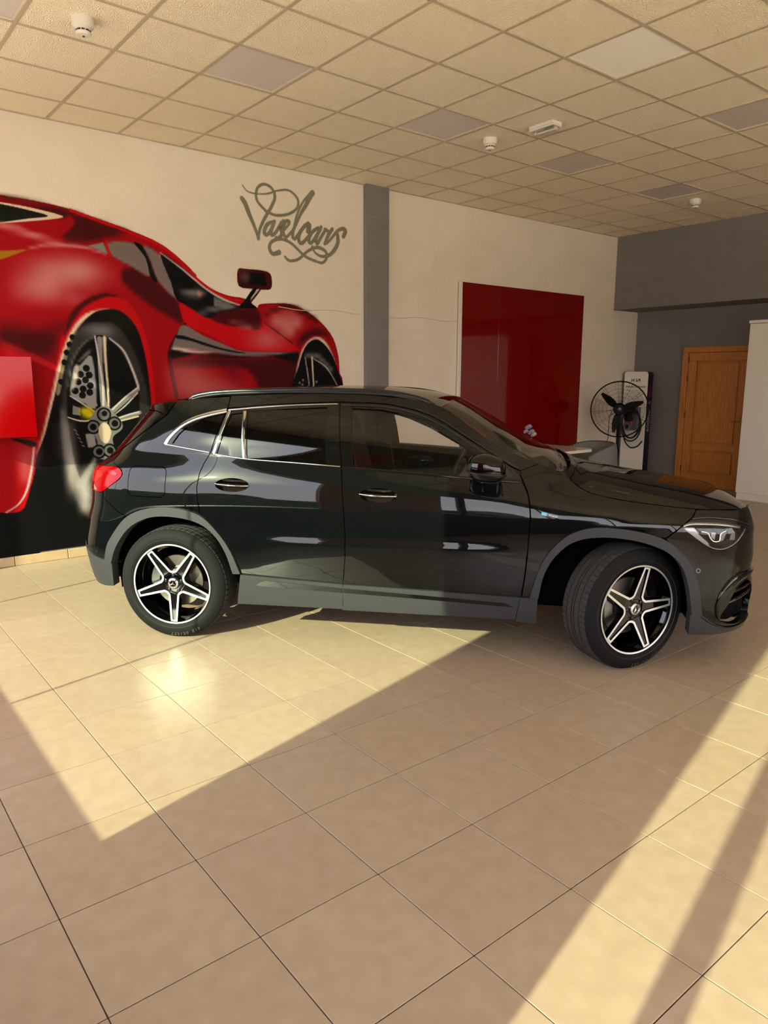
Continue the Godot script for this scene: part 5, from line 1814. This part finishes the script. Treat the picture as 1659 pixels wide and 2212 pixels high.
	for k in 96:
		for z in [0.085, -0.12]:
			var a: float = TAU * k / 96.0
			var d := Vector3(cos(a), sin(a), 0)
			guard.tube(PackedVector3Array([hub + d * 0.08 + Vector3(0, 0, z), hub + d * 0.25 + Vector3(0, 0, z * 0.72), hub + d * 0.403]), 0.0006, 3)
	put("wire_guard", guard, M.fan_black, fan)
	for k in 3:
		var a := 2.42 + TAU * k / 3.0
		var rows := []
		for j in 9:
			var t := j / 8.0
			var r := lerpf(0.05, 0.345, t)
			var wd := 0.018 + 0.036 * sin(PI * pow(t, 0.75))
			var row := PackedVector3Array()
			for i in 5:
				var s := (i - 2) / 2.0
				var cc := Vector3(r, s * wd, -s * wd * 0.35)
				row.append(hub + Basis(Vector3(0, 0, 1), a) * cc)
			rows.append(row)
		var bl := MB.new().sheet(rows, Vector3.BACK)
		var back := []
		for row in rows:
			var rr := PackedVector3Array()
			for p in row:
				rr.append(p + Vector3(0, 0, -0.004))
			back.append(rr)
		bl.sheet(back, Vector3.FORWARD)
		put("fan_blade", bl, M.fan_black, fan)
	var zx := Transform3D(Basis(), hub)
	put("hub", MB.new().lathe(PackedVector2Array([Vector2(0.085, -0.02), Vector2(0.085, 0.03), Vector2(0.07, 0.05), Vector2(0.035, 0.052)]), 28, zx), M.fan_black, fan)
	put("centre_cap", MB.new().lathe(PackedVector2Array([Vector2(0.036, 0.05), Vector2(0.034, 0.095), Vector2(0.028, 0.102), Vector2(0.0, 0.104)]), 24, zx), M.rail_metal, fan)
	put("motor", MB.new().lathe(PackedVector2Array([Vector2(0.0, -0.30), Vector2(0.06, -0.29), Vector2(0.085, -0.25), Vector2(0.09, -0.10), Vector2(0.06, -0.06)]), 24, zx), M.fan_black, fan)
	put("pole", MB.new().tube(PackedVector3Array([Vector3(0, 0.03, -0.14), Vector3(0, 0.62, -0.14), Vector3(0, 0.621, -0.14), Vector3(0, 1.16, -0.14)]), [0.030, 0.030, 0.022, 0.022], 14), M.fan_black, fan)
	put("base", MB.new().lathe(PackedVector2Array([Vector2(0.29, 0.0), Vector2(0.29, 0.015), Vector2(0.27, 0.03), Vector2(0.06, 0.05), Vector2(0.035, 0.09), Vector2(0.0, 0.09)]), 40, Transform3D(Basis(Vector3.RIGHT, -PI * 0.5), Vector3(0, 0, -0.14))), M.fan_black, fan)
	var cord := PackedVector3Array()
	for q in [[-0.10, 1.17, -0.10], [-0.135, 1.05, -0.06], [-0.135, 0.80, -0.05], [-0.15, 0.72, -0.05], [-0.155, 0.64, -0.05], [-0.18, 0.50, -0.05]]:
		cord.append(Vector3(q[0], q[1], q[2]))
	put("pull_cord", MB.new().tube(smooth3(cord, 5), 0.0045, 6), M.fan_black, fan)

	# table, vase, chair
	var tb := thing("table", "white table with a rounded thin top beside the dark red panel", "table", Vector3(5.52, 0, -0.93))
	put("table_top", MB.new().prism(rounded(Vector2.ZERO, Vector2(0.62, 0.55), 0.16), 0.715, 0.75, Transform3D(Basis(Vector3.RIGHT, -PI * 0.5), Vector3.ZERO), 0.004), M.white_gloss, tb)
	put("column", MB.new().lathe(PackedVector2Array([Vector2(0.045, 0.02), Vector2(0.04, 0.715)]), 20, Transform3D(Basis(Vector3.RIGHT, -PI * 0.5), Vector3.ZERO)), M.satin, tb)
	put("foot", MB.new().lathe(PackedVector2Array([Vector2(0.30, 0.0), Vector2(0.30, 0.012), Vector2(0.05, 0.03), Vector2(0.0, 0.03)]), 36, Transform3D(Basis(Vector3.RIGHT, -PI * 0.5), Vector3.ZERO)), M.satin, tb)
	var up := Basis(Vector3.RIGHT, -PI * 0.5)
	tag(put("flower_vase", MB.new().lathe(PackedVector2Array([Vector2(0.0, 0.0), Vector2(0.032, 0.0), Vector2(0.045, 0.11), Vector2(0.041, 0.11), Vector2(0.03, 0.01), Vector2(0.0, 0.01)]), 24, Transform3D(up, Vector3.ZERO)), M.white_gloss, self, Vector3(5.645, 0.75, -1.1)), "small white vase on the table before the dark red panel", "vase")
	var fb := thing("flower_bunch", "small bunch of dried lilac and cream flowers in the white vase", "flowers", Vector3(5.645, 0.765, -1.1))
	for k in [[-0.02, 0.245, 0.0, 0.05, 0], [0.005, 0.185, 0.03, 0.048, 0], [-0.055, 0.19, -0.01, 0.035, 0], [0.065, 0.145, 0.02, 0.042, 1]]:
		var fl := MB.new()
		for j in 9:
			var a := j * 2.4
			var rr: float = k[3] * 0.55 * sqrt(j / 9.0)
			fl.ball(Vector3(k[0] + cos(a) * rr, k[1] + sin(a) * rr * 0.6, k[2] + sin(a) * rr), Vector3.ONE * k[3] * 0.52, 8, 6, 0.2, j)
		put("blossom", fl, M.petal if k[4] == 0 else M.petal_cream, fb)
		put("stalk", MB.new().tube(PackedVector3Array([Vector3(0, 0.0, 0), Vector3(k[0] * 0.5, 0.10, k[2] * 0.5), Vector3(k[0], k[1], k[2])]), 0.003, 5), M.stem, fb)
	var cr := thing("tub_chair", "grey upholstered tub chair with a curved back behind the white table", "chair", Vector3(6.28, 0, -0.62), deg_to_rad(-18))
	var rows := []
	var sect := [[0.0, 0.30], [0.0, 0.5], [0.012, 0.72], [0.03, 0.80], [0.055, 0.815], [0.08, 0.80], [0.095, 0.72], [0.10, 0.45], [0.10, 0.30]]
	for k in 33:
		var a := lerpf(-2.2, 2.2, k / 32.0)
		var drop := 0.16 * pow(absf(a) / 2.2, 3.0)
		var row := PackedVector3Array()
		for q in sect:
			row.append(Vector3(cos(a) * (0.38 - q[0]), q[1] - (drop if q[1] > 0.6 else 0.0), sin(a) * (0.40 - q[0])))
		rows.append(row)
	var shell := MB.new()
	shell.sheet(rows, Vector3.UP, true, Vector3(0, 0.5, 0))
	put("backrest", shell, M.fabric, cr)
	put("seat_cushion", MB.new().prism(rounded(Vector2(-0.02, 0), Vector2(0.30, 0.30), 0.12), 0.30, 0.45, Transform3D(up, Vector3.ZERO), 0.02), M.fabric, cr)
	for sx in [-0.2, 0.2]:
		for sz in [-0.22, 0.22]:
			put("leg", MB.new().tube(PackedVector3Array([Vector3(sx, 0.30, sz), Vector3(sx * 1.15, 0.0, sz * 1.15)]), [0.018, 0.011], 10), M.dark_frame, cr)


# ---------------------------------------------------------------- on the ceiling
func build_ceiling_fittings() -> void:
	var where := {"0,-2": "lilac-grey ceiling light panel of which only a corner shows at the photo's top left", "0,1": "smooth grey ceiling light panel above the red car painting", "0,4": "smooth grey ceiling light panel between the grey pillar and the emergency light",
		"3,4": "pale cream ceiling light panel, lighter than all the others, high in front", "0,7": "smooth grey ceiling light panel next to the emergency light, away from the painting", "0,10": "farthest grey ceiling light panel, beside the smoke detector near the beam", "3,7": "smooth grey ceiling light panel cut by the right edge of the photo"}
	for p in PANELS:
		var key := "%d,%d" % [p[0], p[1]]
		var o: Node3D = thing("light_panel", where[key], "ceiling light", Vector3(p[1] * 0.6 + 0.3, H, p[0] * 0.6 + 0.3), 0.0, "square ceiling light panels")
		put("diffuser", MB.new().box(Vector3(0, 0.012, 0), Vector3(0.556, 0.010, 0.556), 0.002), M.cpanel_cream if key == "3,4" else M.cpanel, o)
		var fr := MB.new()
		for s in [-1.0, 1.0]:
			fr.box(Vector3(0.284 * s, 0.010, 0), Vector3(0.012, 0.016, 0.58), 0.002)
			fr.box(Vector3(0, 0.010, 0.284 * s), Vector3(0.58, 0.016, 0.012), 0.002)
		put("panel_frame", fr, M.cframe, o)
	var dn := Basis(Vector3.RIGHT, PI * 0.5)
	var labels := ["white smoke detector on the ceiling nearest the camera, above the painted car", "white smoke detector on the ceiling beside the emergency light", "white smoke detector on the ceiling close to the grey beam"]
	var xs := [-0.294, 3.27, 6.87]
	for k in 3:
		var o := thing("smoke_detector", labels[k], "smoke detector", Vector3(xs[k], H, 0.31), 0.0, "ceiling smoke detectors")
		var xf := Transform3D(dn, Vector3.ZERO)
		put("base", MB.new().lathe(PackedVector2Array([Vector2(0.066, -0.005), Vector2(0.066, 0.010), Vector2(0.062, 0.045), Vector2(0.052, 0.052), Vector2(0.0, 0.052)]), 32, xf), M.white, o)
		put("sensor_head", MB.new().lathe(PackedVector2Array([Vector2(0.048, 0.048), Vector2(0.048, 0.060), Vector2(0.040, 0.064), Vector2(0.040, 0.072), Vector2(0.046, 0.076), Vector2(0.040, 0.092), Vector2(0.0, 0.096)]), 32, xf), M.white, o)
		var sl := MB.new()
		for j in 10:
			var a := TAU * j / 10.0
			sl.box(Vector3(cos(a) * 0.0405, -0.068, sin(a) * 0.0405), Vector3(0.004, 0.0075, 0.018), 0.0, Basis(Vector3.UP, -a))
		put("vent_slot", sl, M.dark_frame, o)
		put("indicator", MB.new().lathe(PackedVector2Array([Vector2(0.008, 0.094), Vector2(0.008, 0.098), Vector2(0.0, 0.099)]), 14, xf), M.dark_frame, o)
	# emergency light
	var em := thing("emergency_light", "small white emergency light with a clear cover on the ceiling", "emergency light", Vector3(3.345, H, 0.876))
	put("base_tray", MB.new().box(Vector3(0, -0.014, 0), Vector3(0.125, 0.028, 0.255), 0.004), M.white, em)
	put("white_body", MB.new().box(Vector3(0, -0.034, 0), Vector3(0.112, 0.014, 0.262), 0.004), M.white, em)
	put("lamp_tube", MB.new().tube(PackedVector3Array([Vector3(0.012, -0.056, -0.095), Vector3(0.012, -0.056, 0.095)]), 0.010, 12), M.white_gloss, em)
	for z in [-0.105, 0.105]:
		put("tube_holder", MB.new().box(Vector3(0.012, -0.053, z), Vector3(0.030, 0.026, 0.018), 0.003), M.white, em)
	var cover := mat(Color(0.8, 0.78, 0.72, 0.12), 0.05)
	cover.transparency = BaseMaterial3D.TRANSPARENCY_ALPHA
	put("clear_cover", MB.new().box(Vector3(0, -0.060, 0), Vector3(0.108, 0.038, 0.270), 0.008), cover, em)
